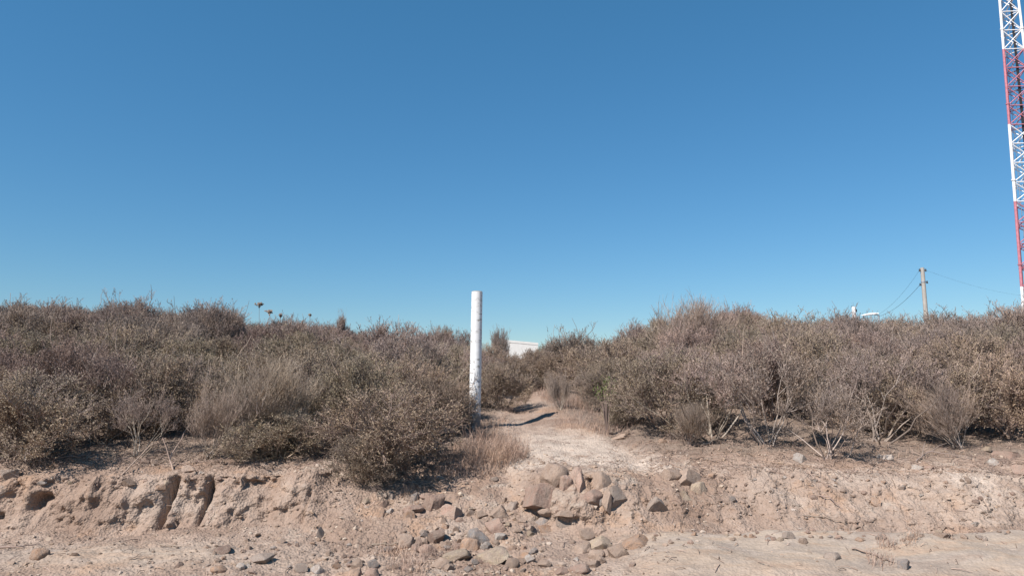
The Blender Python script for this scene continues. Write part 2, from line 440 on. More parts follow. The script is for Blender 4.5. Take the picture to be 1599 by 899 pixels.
def terrain(x, y):
    """returns displaced x, y, z and the litter weight"""
    x = np.asarray(x, float); y = np.asarray(y, float)
    near = np.exp(-((np.maximum(np.abs(x) - 9, 0) / 8) ** 2))
    rampw = sstep(-2.35, -1.5, x) * (1 - sstep(-0.05, 0.42, x + 0.10 * perlin(y * 2.2, 3.3, 15)))          # collapsed middle of the bank
    right = sstep(0.7, 1.6, x)
    yf = 7.80 + 0.16 * perlin(x * 0.55, 3.1, 5) + 0.07 * perlin(x * 2.1, 1.7, 6) - 0.10 * right
    w = 0.36 + 0.10 * perlin(x * 0.8, 9.3, 7)
    w = w * (1 - right) + (1.15 + 0.25 * perlin(x * 0.9, 4.4, 8)) * right
    for (sx, sw, sd, sh) in SLITS:
        wob = sx + 0.03 * perlin(y * 3.0, sx * 7, 3)
        yf_s = sd * np.exp(-((x - wob) / sw) ** 2)
        yf = yf + yf_s * (1 - 0.35 * sh * 0)
        w = w * (1 - 0.45 * np.exp(-((x - wob) / sw) ** 2))
    yf = yf * (1 - rampw) + 7.35 * rampw
    w = w * (1 - rampw) + (1.75 + 0.15 * perlin(x * 1.4, 2.2, 9)) * rampw
    yf = yf - 0.16 * np.exp(-((x - 0.85) / 0.45) ** 2) + 0.05 * perlin(x * 4.1, 8.8, 16)
    yl = yf + w
    zf = 0.10 + 0.03 * perlin(x * 0.9, 7.7, 11) - 0.03 * rampw
    zl = 0.60 + 0.05 * perlin(x * 0.7, 5.5, 12) + 0.03 * perlin(x * 3, 5.5, 13) + 0.06 * rampw
    t = np.clip((y - yf) / w, 0, 1)
    steep = t ** 0.85
    steep = 0.55 * steep + 0.45 * sstep(0.05, 0.9, t)
    slope_r = np.sin(np.clip(t, 0, 1) * np.pi * 0.5) ** 0.95
    steep = steep * (1 - right) + (0.75 * slope_r + 0.25 * sstep(0, 0.8, t)) * right
    S = steep * (1 - rampw) + t * rampw
    below = sstep(6.0, 8.0, y) * (y < yf) + (y >= yf)
    z = zf * below + (zl - zf) * S
    g = hill_slope(x, y)
    dy = np.maximum(y - yl, 0)
    # slope up to the crest at about 22 m, then a gently falling plateau
    crest = 21.5
    rise = np.minimum(dy, 7.4) * g + np.clip(dy - 7.4, 0, 5.5) * g * 0.38
    over = np.maximum(y - crest, 0)
    z = z + rise - 0.02 * np.minimum(over, 40) + 0.6 * (1 - np.exp(-np.maximum(y - 120, 0) / 300))
    # trodden path, slightly sunk
    pc = path_center(y); ph = path_half(y)
    pw = np.exp(-((x - pc) / (ph * 0.9)) ** 2) * sstep(8.6, 9.4, y) * (1 - sstep(24, 28, y))
    z = z - 0.07 * pw
    # low rock slab in front of the right half of the bank
    slab = sstep(0.6, 1.6, x + 0.35 * perlin(y * 1.1, 2.0, 21)) * sstep(5.6, 6.6, y) * (1 - sstep(7.3, 7.75, y + 0.12 * perlin(x * 1.3, 6.1, 22)))
    z = z + slab * (0.10 + 0.05 * perlin(x * 0.8, y * 1.2, 23))
    slabL = np.exp(-((x + 3.6) / 1.5) ** 2) * np.exp(-((y - 6.85) / 0.42) ** 2)
    z = z + 0.06 * slabL
    mound = np.exp(-((x + 2.25) / 0.30) ** 2) * np.exp(-((y - 8.0) / 0.30) ** 2)
    z = z + 0.14 * mound
    # roughness
    detail = near * sstep(3, 6.2, y) * (1 - 0.6 * sstep(12, 24, y))
    z = z + detail * (0.030 * fbm(x * 1.1, y * 1.3, 3, 31) + 0.016 * fbm(x * 5, y * 6, 3, 37) * (1 - 0.5 * slab) * (1 - 0.5 * pw))
    cl = fbm(x * 13, y * 15, 3, 41)
    clod = np.abs(cl) * 0.020 - 0.004
    lipb = np.exp(-((y - yl) / 0.35) ** 2) * (1 - 0.6 * rampw)
    rub = (0.5 + 1.1 * rampw + 0.9 * lipb + 1.3 * right * np.exp(-((y - 8.45 - 0.15 * perlin(x * 0.8, 1.0, 90)) / 0.28) ** 2) * sstep(-0.3, 0.3, perlin(x * 1.3, y * 2, 92))) * (1 - 0.75 * slab) * (1 - 0.6 * pw)
    z = z + detail * (clod * rub + 0.005 * fbm(x * 40, y * 44, 2, 47))
    z = z + 0.25 * fbm(x * 0.03, y * 0.03, 2, 51) * sstep(30, 120, np.hypot(x, y)) * 3
    # erosion of the cut face: push it back and forth
    face = sstep(0.0, 0.12, t) * (1 - sstep(0.9 - 0.45 * right, 1.0, t)) * (1 - 0.7 * rampw) * near
    rid = fbm(x * 3.2, z * 4.0, 3, 61)
    ydisp = face * ((0.085 - 0.04 * right) * rid + 0.035 * np.abs(fbm(x * 9, z * 7, 2, 67)) - 0.015 * fbm(x * 1.6, z * 13, 3, 71) + 0.018 * fbm(x * 6.5, z * 1.2, 2, 73) * (1 - right) - (0.020 + 0.016 * right) * np.abs(fbm(x * 17, z * 19, 3, 79)) * sstep(-0.25, 0.4, fbm(x * 1.7, z * 3.5, 2, 85)) + 0.010 * fbm(x * 38, z * 40, 2, 83) + 0.02 * fbm(x * 11 + 5 * z, z * 24, 3, 89))
    # small caves below the lip on the left
    for (cx, cz, rx, rz, d) in ((-5.06, 0.32, 0.07, 0.08, 0.22), (-4.98, 0.40, 0.10, 0.04, 0.15), (-5.38, 0.22, 0.04, 0.035, 0.10), (-3.67, 0.36, 0.05, 0.18, 0.16), (-3.28, 0.42, 0.045, 0.12, 0.16), (-2.85, 0.52, 0.25, 0.05, 0.14)):
        ydisp = ydisp + face * d * np.exp(-((x - cx) / rx) ** 2 - ((z - cz) / rz) ** 2)
    inpath = np.exp(-((x - pc) / (ph * 1.0 + 0.12)) ** 4)
    lit = sstep(0.15, 0.9, (y - yl)) * (1 - inpath * (1 - sstep(24, 30, y)))
    pale = inpath * sstep(8.4, 9.0, y) * (1 - 0.75 * sstep(10.0, 12.5, y)) + right * np.exp(-((y - yl + 0.1) / 0.35) ** 2) * (0.55 + 0.5 * perlin(x * 1.1, y * 1.5, 88)) + 0.6 * np.exp(-((x - 5.0) / 0.9) ** 2) * face
    return x, y + ydisp, z, lit, pale, np.clip(slab * 0.9 + slabL * 0.7, 0, 0.9)

def axis(segments):
    out = [segments[0][0]]
    for a, b, h0, h1 in segments:
        p = a
        while p < b - 1e-6:
            f = (p - a) / (b - a)
            p = min(b, p + h0 * (1 - f) + h1 * f)
            out.append(p)
    return np.array(out)

xp = axis([(0, 6.3, 0.016, 0.017), (6.3, 10, 0.02, 0.08), (10, 30, 0.1, 0.5), (30, 200, 1, 20), (200, 4000, 40, 600)])
xs = np.concatenate([-xp[:0:-1], xp])
ys = axis([(-400, -10, 60, 4), (-10, 5.2, 1.2, 0.06), (5.2, 6.2, 0.03, 0.016), (6.2, 9.4, 0.012, 0.012), (9.4, 13, 0.014, 0.05), (13, 30, 0.06, 0.3), (30, 150, 0.5, 10), (150, 4000, 20, 500)])
X, Y = np.meshgrid(xs, ys)
PX, PY, PZ, LIT, PALE, SLAB = terrain(X, Y)
ny, nx = X.shape
idx = np.arange(ny * nx).reshape(ny, nx)
quads = np.stack([idx[:-1, :-1], idx[:-1, 1:], idx[1:, 1:], idx[1:, :-1]], -1).reshape(-1, 4)
me = new_mesh("ground", np.stack([PX, PY, PZ], -1).reshape(-1, 3), [quads], [M_ground], smooth=True)
att = me.attributes.new("litter", 'FLOAT', 'POINT')
att.data.foreach_set("value", LIT.ravel().astype(np.float32))
att = me.attributes.new("pale", 'FLOAT', 'POINT')
att.data.foreach_set("value", PALE.ravel().astype(np.float32))
att = me.attributes.new("slab", 'FLOAT', 'POINT')
att.data.foreach_set("value", SLAB.ravel().astype(np.float32))
ground = link("ground", me)
tag(ground, "dry tan earth bank and hillside with a trodden path", None, None, "structure")
bpy.context.view_layer.update()

CP, SP = math.cos(PITCH), math.sin(PITCH)
def ray(px, py):
    dx = (px - 799.5) / FPX; dy = (449.5 - py) / FPX
    return Vector((dx, CP - dy * SP, SP + dy * CP))

def hit(px, py):
    d = ray(px, py).normalized()
    ok, loc, nor, _ = ground.ray_cast(Vector((0, 0, CAMZ)), d, distance=300)
    if not ok:
        return None, None
    return loc, nor

def gz(x, y):
    ok, loc, nor, _ = ground.ray_cast(Vector((x, y, 50)), Vector((0, 0, -1)), distance=100)
    return loc.z if ok else 0.0

def at_depth(px, py, d):
    r = ray(px, py)
    return Vector((0, 0, CAMZ)) + r * (d / r.y)

# ------------------------------------------------------------------ shrubs
def unit(v):
    return v / (np.linalg.norm(v, axis=-1, keepdims=True) + 1e-9)

def sample_poly(P, idx, t):
    K = P.shape[1]
    f = t * (K - 1)
    k = np.minimum(f.astype(int), K - 2)
    u = (f - k)[:, None]
    a = P[idx, k]; b = P[idx, k + 1]
    return a * (1 - u) + b * u, unit(b - a)

def make_poly(p0, d, L, K, bend, rng, wig):
    n = len(p0)
    s = np.linspace(0, 1, K)[None, :, None]
    P = p0[:, None] + d[:, None] * (L[:, None, None] * s) + bend[:, None] * (L[:, None, None] * s ** 2)
    w = rng.normal(0, 1, (n, K, 3)) * wig * L[:, None, None]
    w[:, 0] = 0
    return P + w

STYLES = {
    # n0, H, elevation range, L1, L2, L3 counts, leaves per L3, leaf size, twig up-bias, stems visible
    'leafy':  dict(n0=12, H=0.95, el=(18, 82), n1=11, n2=10, n3=6, nl=8, leaf=(0.009, 0.019), up=0.25, bare=0.25, lean=(0, 0), bark=0, tw=(0.20, 0.10)),
    'dense':  dict(n0=13, H=0.90, el=(12, 80), n1=11, n2=10, n3=6, nl=8, leaf=(0.009, 0.019), up=0.15, bare=0.12, lean=(0, 0), bark=0, tw=(0.18, 0.09)),
    'upright': dict(n0=12, H=1.10, el=(40, 85), n1=11, n2=10, n3=6, nl=7, leaf=(0.009, 0.019), up=0.55, bare=0.3, lean=(0, 0), bark=0, tw=(0.22, 0.11)),
    'broom':  dict(n0=15, H=1.05, el=(38, 84), n1=8, n2=7, n3=6, nl=1, leaf=(0.008, 0.016), up=0.75, bare=0.25, lean=(0.22, 0.0), bark=1, tw=(0.34, 0.16)),
    'stemmy': dict(n0=9, H=1.15, el=(30, 80), n1=11, n2=10, n3=6, nl=6, leaf=(0.009, 0.019), up=0.35, bare=0.45, lean=(0, 0), bark=1, tw=(0.22, 0.11)),
}

def make_shrub_meshes(style, seed):
    st = STYLES[style]
    rng = np.random.default_rng(seed)
    n0 = st['n0']
    az = np.arange(n0) * 2 * np.pi / n0 * 1.0 + rng.uniform(-0.4, 0.4, n0)
    el = np.radians(rng.uniform(*st['el'], n0))
    d = np.stack([np.cos(az) * np.cos(el) + st['lean'][0], np.sin(az) * np.cos(el) + st['lean'][1], np.sin(el)], -1)
    d = unit(d)
    p0 = np.stack([rng.normal(0, 0.06, n0), rng.normal(0, 0.06, n0), np.full(n0, -0.06)], -1)
    L = st['H'] * rng.uniform(0.70, 0.98, n0) * (0.8 + 0.2 * np.sin(el))
    bend = np.stack([rng.normal(0, .12, n0) + st['lean'][0], rng.normal(0, .12, n0), 0.10 + 0.18 * np.cos(el)], -1)
    P0 = make_poly(p0, d, L, 6, bend, rng, 0.022)
    r0 = rng.uniform(0.008, 0.017, n0)
    g_st = Geo()
    R0 = r0[:, None] * np.array([1, 0.88, 0.72, 0.52, 0.32, 0.14])[None]
    g_st.tubes(P0, R0, 5, 0)
    ctr = np.array([st['lean'][0] * 0.5, 0, 0.35])
    def children(P, npar, per, tmin, Lr, K, bendup, spread, out, wig):
        n = npar * per
        idx = np.repeat(np.arange(npar), per)
        t = rng.uniform(tmin, 1.0, n)
        q, tan = sample_poly(P, idx, t)
        rv = unit(rng.normal(0, 1, (n, 3)))
        outd = unit(q - ctr)
        up = np.array([0, 0, 1.0])
        dd = unit(tan * 0.55 + rv * spread + up * st['up'] + outd * out + np.array([st['lean'][0], st['lean'][1], 0]) * 0.8)
        LL = rng.uniform(Lr[0], Lr[1], n)
        b = np.tile(up * bendup, (n, 1)) + rv * 0.12
        return make_poly(q, dd, LL, K, b, rng, wig)
    P1 = children(P0, n0, st['n1'], st['bare'] + 0.1, (0.25 * st['H'], 0.50 * st['H']), 5, 0.18, 0.75, 0.3, 0.03)
    if style != 'broom':
        e = P1[:, -1]
        q_ = np.sqrt((e[:, 0] / 0.95) ** 2 + (e[:, 1] / 0.95) ** 2 + ((e[:, 2] - 0.28) / (0.78 * st['H'])) ** 2)
        P1 = P1[(q_ < 1.0) | (rng.uniform(0, 1, len(e)) < 0.08)]
    n1 = len(P1)
    g_st.tubes(P1, rng.uniform(0.0035, 0.0070, n1)[:, None] * np.linspace(1, 0.4, 5)[None], 4, 0)
    P2 = children(P1, n1, st['n2'], 0.25, (st['tw'][0] * 0.6, st['tw'][0] * 1.2), 4, 0.15, 0.8, 0.35, 0.04)
    # the crown closes to an uneven dome; only a few twigs stand out of it
    if style != 'broom':
        e = P2[:, -1]
        az_ = np.arctan2(e[:, 1], e[:, 0])
        lim = 1 + 0.16 * perlin(np.cos(az_) * 1.6 + seed, np.sin(az_) * 1.6 + e[:, 2] * 2.4, seed)
        q_ = np.sqrt((e[:, 0] / 0.92) ** 2 + (e[:, 1] / 0.92) ** 2 + ((e[:, 2] - 0.30) / (0.80 * st['H'])) ** 2) / lim
        P2 = P2[(q_ < 1) | (rng.uniform(0, 1, len(e)) < (0.14 if style == 'upright' else 0.07))]
    n2 = len(P2)
    g = Geo()
    g.tubes(P2, rng.uniform(0.0022, 0.0038, n2)[:, None] * np.linspace(1, 0.5, 4)[None], 3, 0)
    P3 = children(P2, n2, st['n3'], 0.2, (st['tw'][1] * 0.5, st['tw'][1] * 1.3), 3, 0.1, 0.75, 0.3, 0.05)
    n3 = len(P3)
    g.tubes(P3, rng.uniform(0.0014, 0.0028, n3)[:, None] * np.linspace(1, 0.5, 3)[None], 3, 0)
    # leaves
    n = n3 * st['nl']
    idx3 = np.repeat(np.arange(n3), st['nl'])
    q, tan = sample_poly(P3, idx3, rng.uniform(0.15, 1.0, n))
    rv = unit(rng.normal(0, 1, (n, 3)))
    ax = unit(tan * 0.7 + rv * 0.8 + np.array([0, 0, 0.2]))
    sd = unit(np.cross(ax, unit(rng.normal(0, 1, (n, 3)))))
    LL = rng.uniform(*st['leaf'], n)[:, None]
    W = LL * rng.uniform(0.30, 0.5, (n, 1))
    nrm = np.cross(ax, sd)
    mid = q + ax * LL * 0.5
    V = np.stack([q, mid + sd * W - nrm * W * 0.25, q + ax * LL, mid - sd * W - nrm * W * 0.25], 1).reshape(-1, 3)
    F = np.arange(n * 4).reshape(-1, 4)
    # drop what hangs below the ground
    keep = V.reshape(-1, 4, 3)[:, :, 2].min(1) > 0.01
    g.add(V, F[keep], None, 1)
    leafm = {'leafy': M_leaf, 'dense': M_leaf, 'upright': M_leaf_grey, 'broom': M_leaf_grey, 'stemmy': M_leaf_grey}[style]
    twigm = M_twig_pale if style == 'broom' else M_twig
    return (g_st.mesh("shrub_stems", [M_bark if st['bark'] else M_twig_pale], True), g.mesh("shrub_crown", [twigm, leafm], False))

PROTO = {}
for style, seeds in (('leafy', (1, 2, 3, 21)), ('dense', (4, 5, 6)), ('upright', (7, 8, 9, 23)), ('broom', (10, 11)), ('stemmy', (12, 13, 22))):
    PROTO[style] = [make_shrub_meshes(style, s) for s in seeds]

SHRUB_GROUP = "dry shrubs covering the hillside"
shrub_pos = []
def shrub(loc, style, sx, sz, rz, label, k, group=SHRUB_GROUP, cat="shrub", tilt=(0, 0)):
    ms = PROTO[style][k % len(PROTO[style])]
    root = bpy.data.objects.new("shrub", None)
    col.objects.link(root)
    root.empty_display_size = 0.1
    root.location = loc
    root.rotation_euler = (tilt[0], tilt[1], rz)
    root.scale = (sx, sx, sz)
    tag(root, label, cat, group)
    link("stems", ms[0], root)
    link("crown", ms[1], root)
    shrub_pos.append((loc[0], loc[1], sx))
    return root

rnd = random.Random(7)
# front shrubs: base pixel, style, horizontal scale, vertical scale, turn, label
FRONT = [
    (35, 712, 'dense', 1.15, 1.05, 0.3, "dark olive dense shrub at the left edge above the bank with shadow beneath"),
    (150, 690, 'stemmy', 1.0, 1.0, 1.2, "shrub with forked bare grey stems beside the dark one at the left edge"),
    (245, 672, 'dense', 1.15, 1.1, 2.0, "broad olive brown shrub behind the leaning dead stick on the left bank"),
    (215, 712, 'stemmy', 0.55, 0.6, 4.0, "small bare wiry shrub on the left bank where the dead stick leans"),
    (385, 704, 'broom', 0.85, 0.70, 0.1, "pale feathery broom shrub leaning right above the slit gullies"),
    (325, 714, 'broom', 0.5, 0.52, -0.2, "smaller pale broom shrub standing right above the deepest slit gully"),
    (432, 716, 'dense', 0.85, 0.55, 5.0, "low dark shrub tucked under the leaning feathery broom shrub"),
    (500, 655, 'leafy', 1.1, 1.05, 1.0, "rounded grey brown shrub between the feathery broom and the draping shrub"),
    (612, 724, 'dense', 1.22, 0.98, 0.8, "big olive shrub draping over the bank edge left of the white post"),
    (570, 752, 'dense', 0.62, 0.5, 2.8, "low skirt of shrub hanging over the bare mound of the bank"),
    (672, 682, 'leafy', 0.82, 0.82, 2.4, "leafy shrub crowding the left foot of the white post"),
    (560, 680, 'leafy', 1.0, 1.1, 3.0, "wiry grey shrub rising behind the big draping olive shrub"),
    (776, 636, 'dense', 0.80, 0.80, 0.5, "tall dark shrub just behind the white post beside the path"),
    (745, 622, 'upright', 0.8, 0.76, 2.2, "upright shrub showing on both sides behind the white post"),
    (1040, 672, 'leafy', 1.25, 1.2, 0.2, "large domed shrub first on the right of the path"),
    (1110, 684, 'stemmy', 1.1, 1.0, 2.1, "shrub with thick bare branches spreading from its foot right of the path dome"),
    (1195, 690, 'stemmy', 1.1, 1.1, 4.4, "wide shrub with long pale limbs and deep shade under it right of centre"),
    (1297, 716, 'stemmy', 0.85, 0.78, 1.5, "shrub on a single white forked stem standing at the right bank edge"),
    (1375, 690, 'stemmy', 1.1, 1.1, 3.3, "shrub with a cluster of curved cream stems behind the two grey stones"),
    (1440, 678, 'leafy', 1.1, 1.1, 0.9, "grey brown shrub between the cream stemmed shrub and the pale wispy one"),
    (1500, 700, 'broom', 0.62, 0.52, 3.0, "pale wispy half dead shrub by the grey brush pile on the right"),
    (1575, 680, 'leafy', 1.15, 1.1, 3.7, "dense shrub at the right edge behind the pink boulders"),
    (802, 612, 'dense', 0.72, 0.72, 1.9, "dark rounded shrub on the left where the path bends out of sight"),
    (806, 596, 'leafy', 0.8, 0.52, 0.9, "low shrub closing the far end of the path under the white house"),
    (836, 600, 'dense', 0.75, 0.58, 3.9, "squat shrub on the right where the path bends out of sight"),
    (875, 640, 'broom', 0.34, 0.40, 2.0, "little straw coloured twiggy bush on the right side of the path"),
    (925, 640, 'stemmy', 0.55, 0.55, 0.4, "small sparse bush below the green sprig right of the path"),
    (972, 664, 'leafy', 0.5, 0.5, 1.9, "knee high grey bush at the left foot of the large dome"),
    (1075, 694, 'broom', 0.36, 0.34, 5.2, "small dry tuft bush in front of the large domed shrub"),
    (960, 640, 'leafy', 0.75, 0.8, 2.9, "middling grey bush between the green sprig and the large dome"),
]
for i, (px, py, style, sx, sz, rz, lab) in enumerate(FRONT):
    loc, nor = hit(px, py)
    if loc is None or loc.y > 17.5:
        q = at_depth(px, py, 17.0 + 0.01 * (px - 800))
        loc = Vector((q.x, q.y, gz(q.x, q.y)))
    shrub(loc, style, sx, sz * (0.94 if sz > 0.9 else 1.04), rz, lab, i)

def in_path(x, y, r):
    return abs(x - path_center(y)) < path_half(y) + r

# the thicket behind: a jittered grid up the slope to the crest
row = 0
y = 10.2
while y < 22.8:
    sp = 1.07 + 0.030 * (y - 10)
    xm = 0.71 * y + 1.1
    x = -xm + (row % 2) * sp / 2
    while x < xm:
        jx = x + rnd.uniform(-0.28, 0.28); jy = y + rnd.uniform(-0.3, 0.3)
        s = rnd.uniform(0.9, 1.22) * (1.0 + 0.014 * (y - 10))
        x += sp
        if in_path(jx, jy, 0.45 * s + 0.1):
            continue
        if jx > -0.6 and jx < 1.9 and jy < 12.3:
            continue
        if jy < 11.2 and any((jx - a) ** 2 + (jy - b) ** 2 < (0.62 * (c + s) * 0.66) ** 2 for a, b, c in shrub_pos):
            continue
        st_ = rnd.choices(['leafy', 'dense', 'upright', 'stemmy', 'broom'], [4, 2.4, 3.4, 1.0, 0.12])[0]
        if y > 17:
            st_ = rnd.choices(['leafy', 'upright', 'dense'], [3, 4, 1.5])[0]
        side = "left" if jx < path_center(jy) else "right"
        if y > 19.5:
            lab = "dry shrub in the band along the skyline %s of the path" % side
        elif y > 13.5:
            lab = "dry shrub massed half way up the slope %s of the path" % side
        else:
            lab = "dry shrub in the row behind the front shrubs %s of the path" % side
        h = 1.12 * s * rnd.uniform(0.80, 1.12) * (0.82 if jy < 15 else 0.74)
        if -0.06 < jx / jy < 0.06 and jy > 13:
            h *= 0.75
        if -0.02 < jx / jy < 0.04 and jy > 13:
            h = min(h, 0.80)
        if jx < -3 and jy > 12:
            h *= 0.93
        shrub(Vector((jx, jy, gz(jx, jy) - 0.02)), st_, s, h, rnd.uniform(0, 6.28) if st_ != 'broom' else rnd.uniform(-0.6, 0.6), lab, rnd.randrange(12))
    y += sp * 0.86
    row += 1
print("SHRUBS", len(shrub_pos))

# special bushes on the skyline
def skyline(px, py, d, style, sx, sz, lab, k=0):
    p = at_depth(px, py, d)
    shrub(Vector((p.x, p.y, p.z - sz * 1.25)), style, sx, sz, 0.5 * k, lab, k)
skyline(262, 478, 19, 'upright', 0.42, 0.95, "dark pointed shrub top breaking the left skyline", 1)
skyline(535, 490, 20, 'upright', 0.30, 0.8, "thin spindly shrub sticking up from the skyline left of the post", 2)
skyline(780, 512, 17.5, 'upright', 0.40, 0.85, "narrow conical shrub top between the post and the white house", 0)
skyline(690, 503, 20, 'leafy', 0.5, 0.7, "small round shrub top on the skyline just left of the post", 1)
skyline(1027, 484, 18, 'leafy', 0.5, 0.75, "rounded shrub top at the left shoulder of the right hill", 2)

skyline(762, 524, 15.5, 'leafy', 0.62, 0.72, "shrub top showing between the white post and the conical one", 0)
skyline(806, 541, 17.2, 'dense', 0.75, 0.72, "shrub top right below the white house in the gap", 1)
skyline(838, 536, 18.0, 'leafy', 0.7, 0.72, "shrub top covering the right end of the white house", 3)

# green sprig
g = Geo()
rng = np.random.default_rng(99)
for k in range(22):
    a = rng.uniform(0, 6.28); r_ = rng.uniform(0.02, 0.22); h_ = rng.uniform(0.60, 0.86)
    tip = np.array([math.cos(a) * r_, math.sin(a) * r_, h_])
    P = np.array([[0, 0, -0.03], tip * [0.3, 0.3, 0.5], tip])
    g.tubes(P[None], np.array([[0.006, 0.004, 0.002]]), 3, 0)
    for q in range(16):
        c = P[1] + (P[2] - P[1]) * rng.uniform(0.45, 1.0) + rng.normal(0, 0.015, 3)
        ax = unit(rng.normal(0, 1, 3) + np.array([0, 0, 0.7])); sd = unit(np.cross(ax, rng.normal(0, 1, 3)))
        l = rng.uniform(0.02, 0.04)
        g.add([c, c + ax * l * .5 + sd * l * .25, c + ax * l, c + ax * l * .5 - sd * l * .25], [(0, 1, 2, 3)], None, 1)
root = bpy.data.objects.new("green_bush", None); col.objects.link(root)
loc, nor = hit(950, 628)
gp = at_depth(946, 586, 10.95)
root.location = (gp.x, gp.y, gz(gp.x, gp.y))
tag(root, "small bright green leafy sprig among grey shrubs right of the path", "bush")
g.build("leaves", [M_twig, M_green], root)

# dried flower stalks on the left skyline
for i, (px, py, d, sc, lab) in enumerate(((405, 474, 19.0, 1.0, "tallest dried flower stalk with a flat head on the left skyline"),
                                          (421, 486, 19.0, 0.9, "shorter pale flat headed flower stalk right of the tallest one"),
                                          (438, 492, 19.0, 0.45, "dark curled flower stalk third from the tallest on the left skyline"),
                                          (484, 491, 19.5, 0.35, "hair thin dried stalk with a tiny head on the skyline left of the spindly shrub"))):
    p = at_depth(px, py, d)
    g = Geo(); g2 = Geo()
    rng = np.random.default_rng(i + 50)
    H = 1.7
    g.tube([[0.06, 0, 0], [0.02, 0.02, H * 0.5], [0, 0, H - 0.05]], 0.007, 0.004, 5)
    for k in range(int(22 * sc) + 3):
        a = rng.uniform(0, 6.28); r = rng.uniform(0.01, 0.10) * sc
        e = np.array([math.cos(a) * r, math.sin(a) * r, H + rng.uniform(-0.02, 0.03) - r * 0.2])
        g2.tube([[0, 0, H - 0.12], (np.array([0, 0, H - 0.05]) + e) / 2 + [0, 0, -0.02], e], 0.004, 0.003, 3)
        for q in range(3):
            g2.box(e + rng.normal(0, 0.012, 3), rng.uniform(0.014, 0.03, 3))
    root = bpy.data.objects.new("dried_flower", None); col.objects.link(root)
    root.location = (p.x, p.y, p.z - H)
    tag(root, lab, "dried flower", "dried flower stalks on the skyline")
    g.build("stalk", [M_twig], root, True)
    g2.build("flower_head", [M_twig if i == 2 else M_twig_pale], root)

# ------------------------------------------------------------------ white post
loc, nor = hit(741, 668)
g = Geo()
Hp, rp = 2.06, 0.088
D = loc.y
top = at_depth(745, 456, D)
K, S = 26, 28
zz = np.linspace(-0.15, top.z - loc.z, K)
ang = np.arange(S) * 2 * np.pi / S
V = []
lean = (top.x - loc.x) / (top.z - loc.z)
for k, z in enumerate(zz):
    rr = rp * (1.04 - 0.05 * k / K) * (1 + 0.018 * perlin(np.cos(ang) * 1.5 + 5, np.sin(ang) * 1.5 + z * 2.2, 77))
    V.append(np.stack([np.cos(ang) * rr + lean * z, np.sin(ang) * rr, np.full(S, z)], -1))
V = np.concatenate(V)
F = [(k * S + s, k * S + (s + 1) % S, (k + 1) * S + (s + 1) % S, (k + 1) * S + s) for k in range(K - 1) for s in range(S)]
g.add(V, F)
post = bpy.data.objects.new("white_post", None); col.objects.link(post)
post.location = loc
tag(post, "white painted post with flaking scuffed paint standing beside the path", "post")
o = g.build("shaft", M_post, post, True)
g = Geo()
zt = zz[-1]
for (rr, z) in ((rp * 0.985, zt - 0.001),):
    ring = np.stack([np.cos(ang) * rr + lean * z, np.sin(ang) * rr, np.full(S, z)], -1)
    ring2 = np.stack([np.cos(ang) * rr * 0.92 + lean * z, np.sin(ang) * rr * 0.92, np.full(S, z + 0.012)], -1)
    c = np.array([[lean * z, 0, z + 0.014]])
    g.add(np.vstack([ring, ring2, c]), [(s, (s + 1) % S, S + (s + 1) % S, S + s) for s in range(S)], [(S + s, S + (s + 1) % S, 2 * S) for s in range(S)])
g.build("end_grain", M_post_top, post)

# ------------------------------------------------------------------ rocks
def ico(sub):
    import bmesh
    bm = bmesh.new()
    bmesh.ops.create_icosphere(bm, subdivisions=sub, radius=1)
    v = np.array([x.co[:] for x in bm.verts]); f = np.array([[q.index for q in p.verts] for p in bm.faces])
    bm.free()
    return v, f
ICO3 = ico(4); ICO1 = ico(1)

def rock_shape(seed, angular, base=None):
    base = ICO3 if base is None else base
    rng = np.random.default_rng(seed)
    v = base[0].copy()
    s = np.array([1.0, rng.uniform(0.7, 0.95), rng.uniform(0.45, 0.75)])
    Q, _ = np.linalg.qr(rng.normal(0, 1, (3, 3)))
    planes = []
    for ax in range(3):
        for sg in (-1, 1):
            d = unit(Q[ax] * sg + rng.normal(0, 0.22, 3))
            planes.append((d, rng.uniform(0.42, 0.66) if angular else rng.uniform(0.66, 0.85)))
    for k in range(7 if angular else 4):
        planes.append((unit(rng.normal(0, 1, 3)), rng.uniform(0.58, 0.80) if angular else rng.uniform(0.75, 0.92)))
    for d, h in planes:
        ov = np.maximum(v @ d - h, 0)
        v = v - ov[:, None] * d * (0.985 if angular else 0.85)
    v = v * s
    a, b, c = v[:, 0] + seed, v[:, 1], v[:, 2]
    disp = 0.09 * perlin(a * 1.8 + c, b * 1.8 + c * 1.5, seed) + 0.055 * perlin(a * 5 - c * 2, b * 5 + c * 5, seed + 3) + 0.028 * perlin(a * 13 + c * 4, b * 12 - c * 11, seed + 5)
    v = v * (1 + disp)[:, None]
    v -= (v.max(0) + v.min(0)) / 2
    v /= np.abs(v).max(0)[0]
    return v

ROCKS = [(rock_shape(200 + k, k % 4 != 0), k % 4 != 0) for k in range(16)]
rock_cache = {}
def rock_mesh(k, mat):
    key = (k, mat)
    if key not in rock_cache:
        v, angular = ROCKS[k]
        m = new_mesh("rock", v, [ICO3[1]], [M_rock[mat]], True)
        m.set_sharp_from_angle(angle=R(58))
        rock_cache[key] = m
    return rock_cache[key]

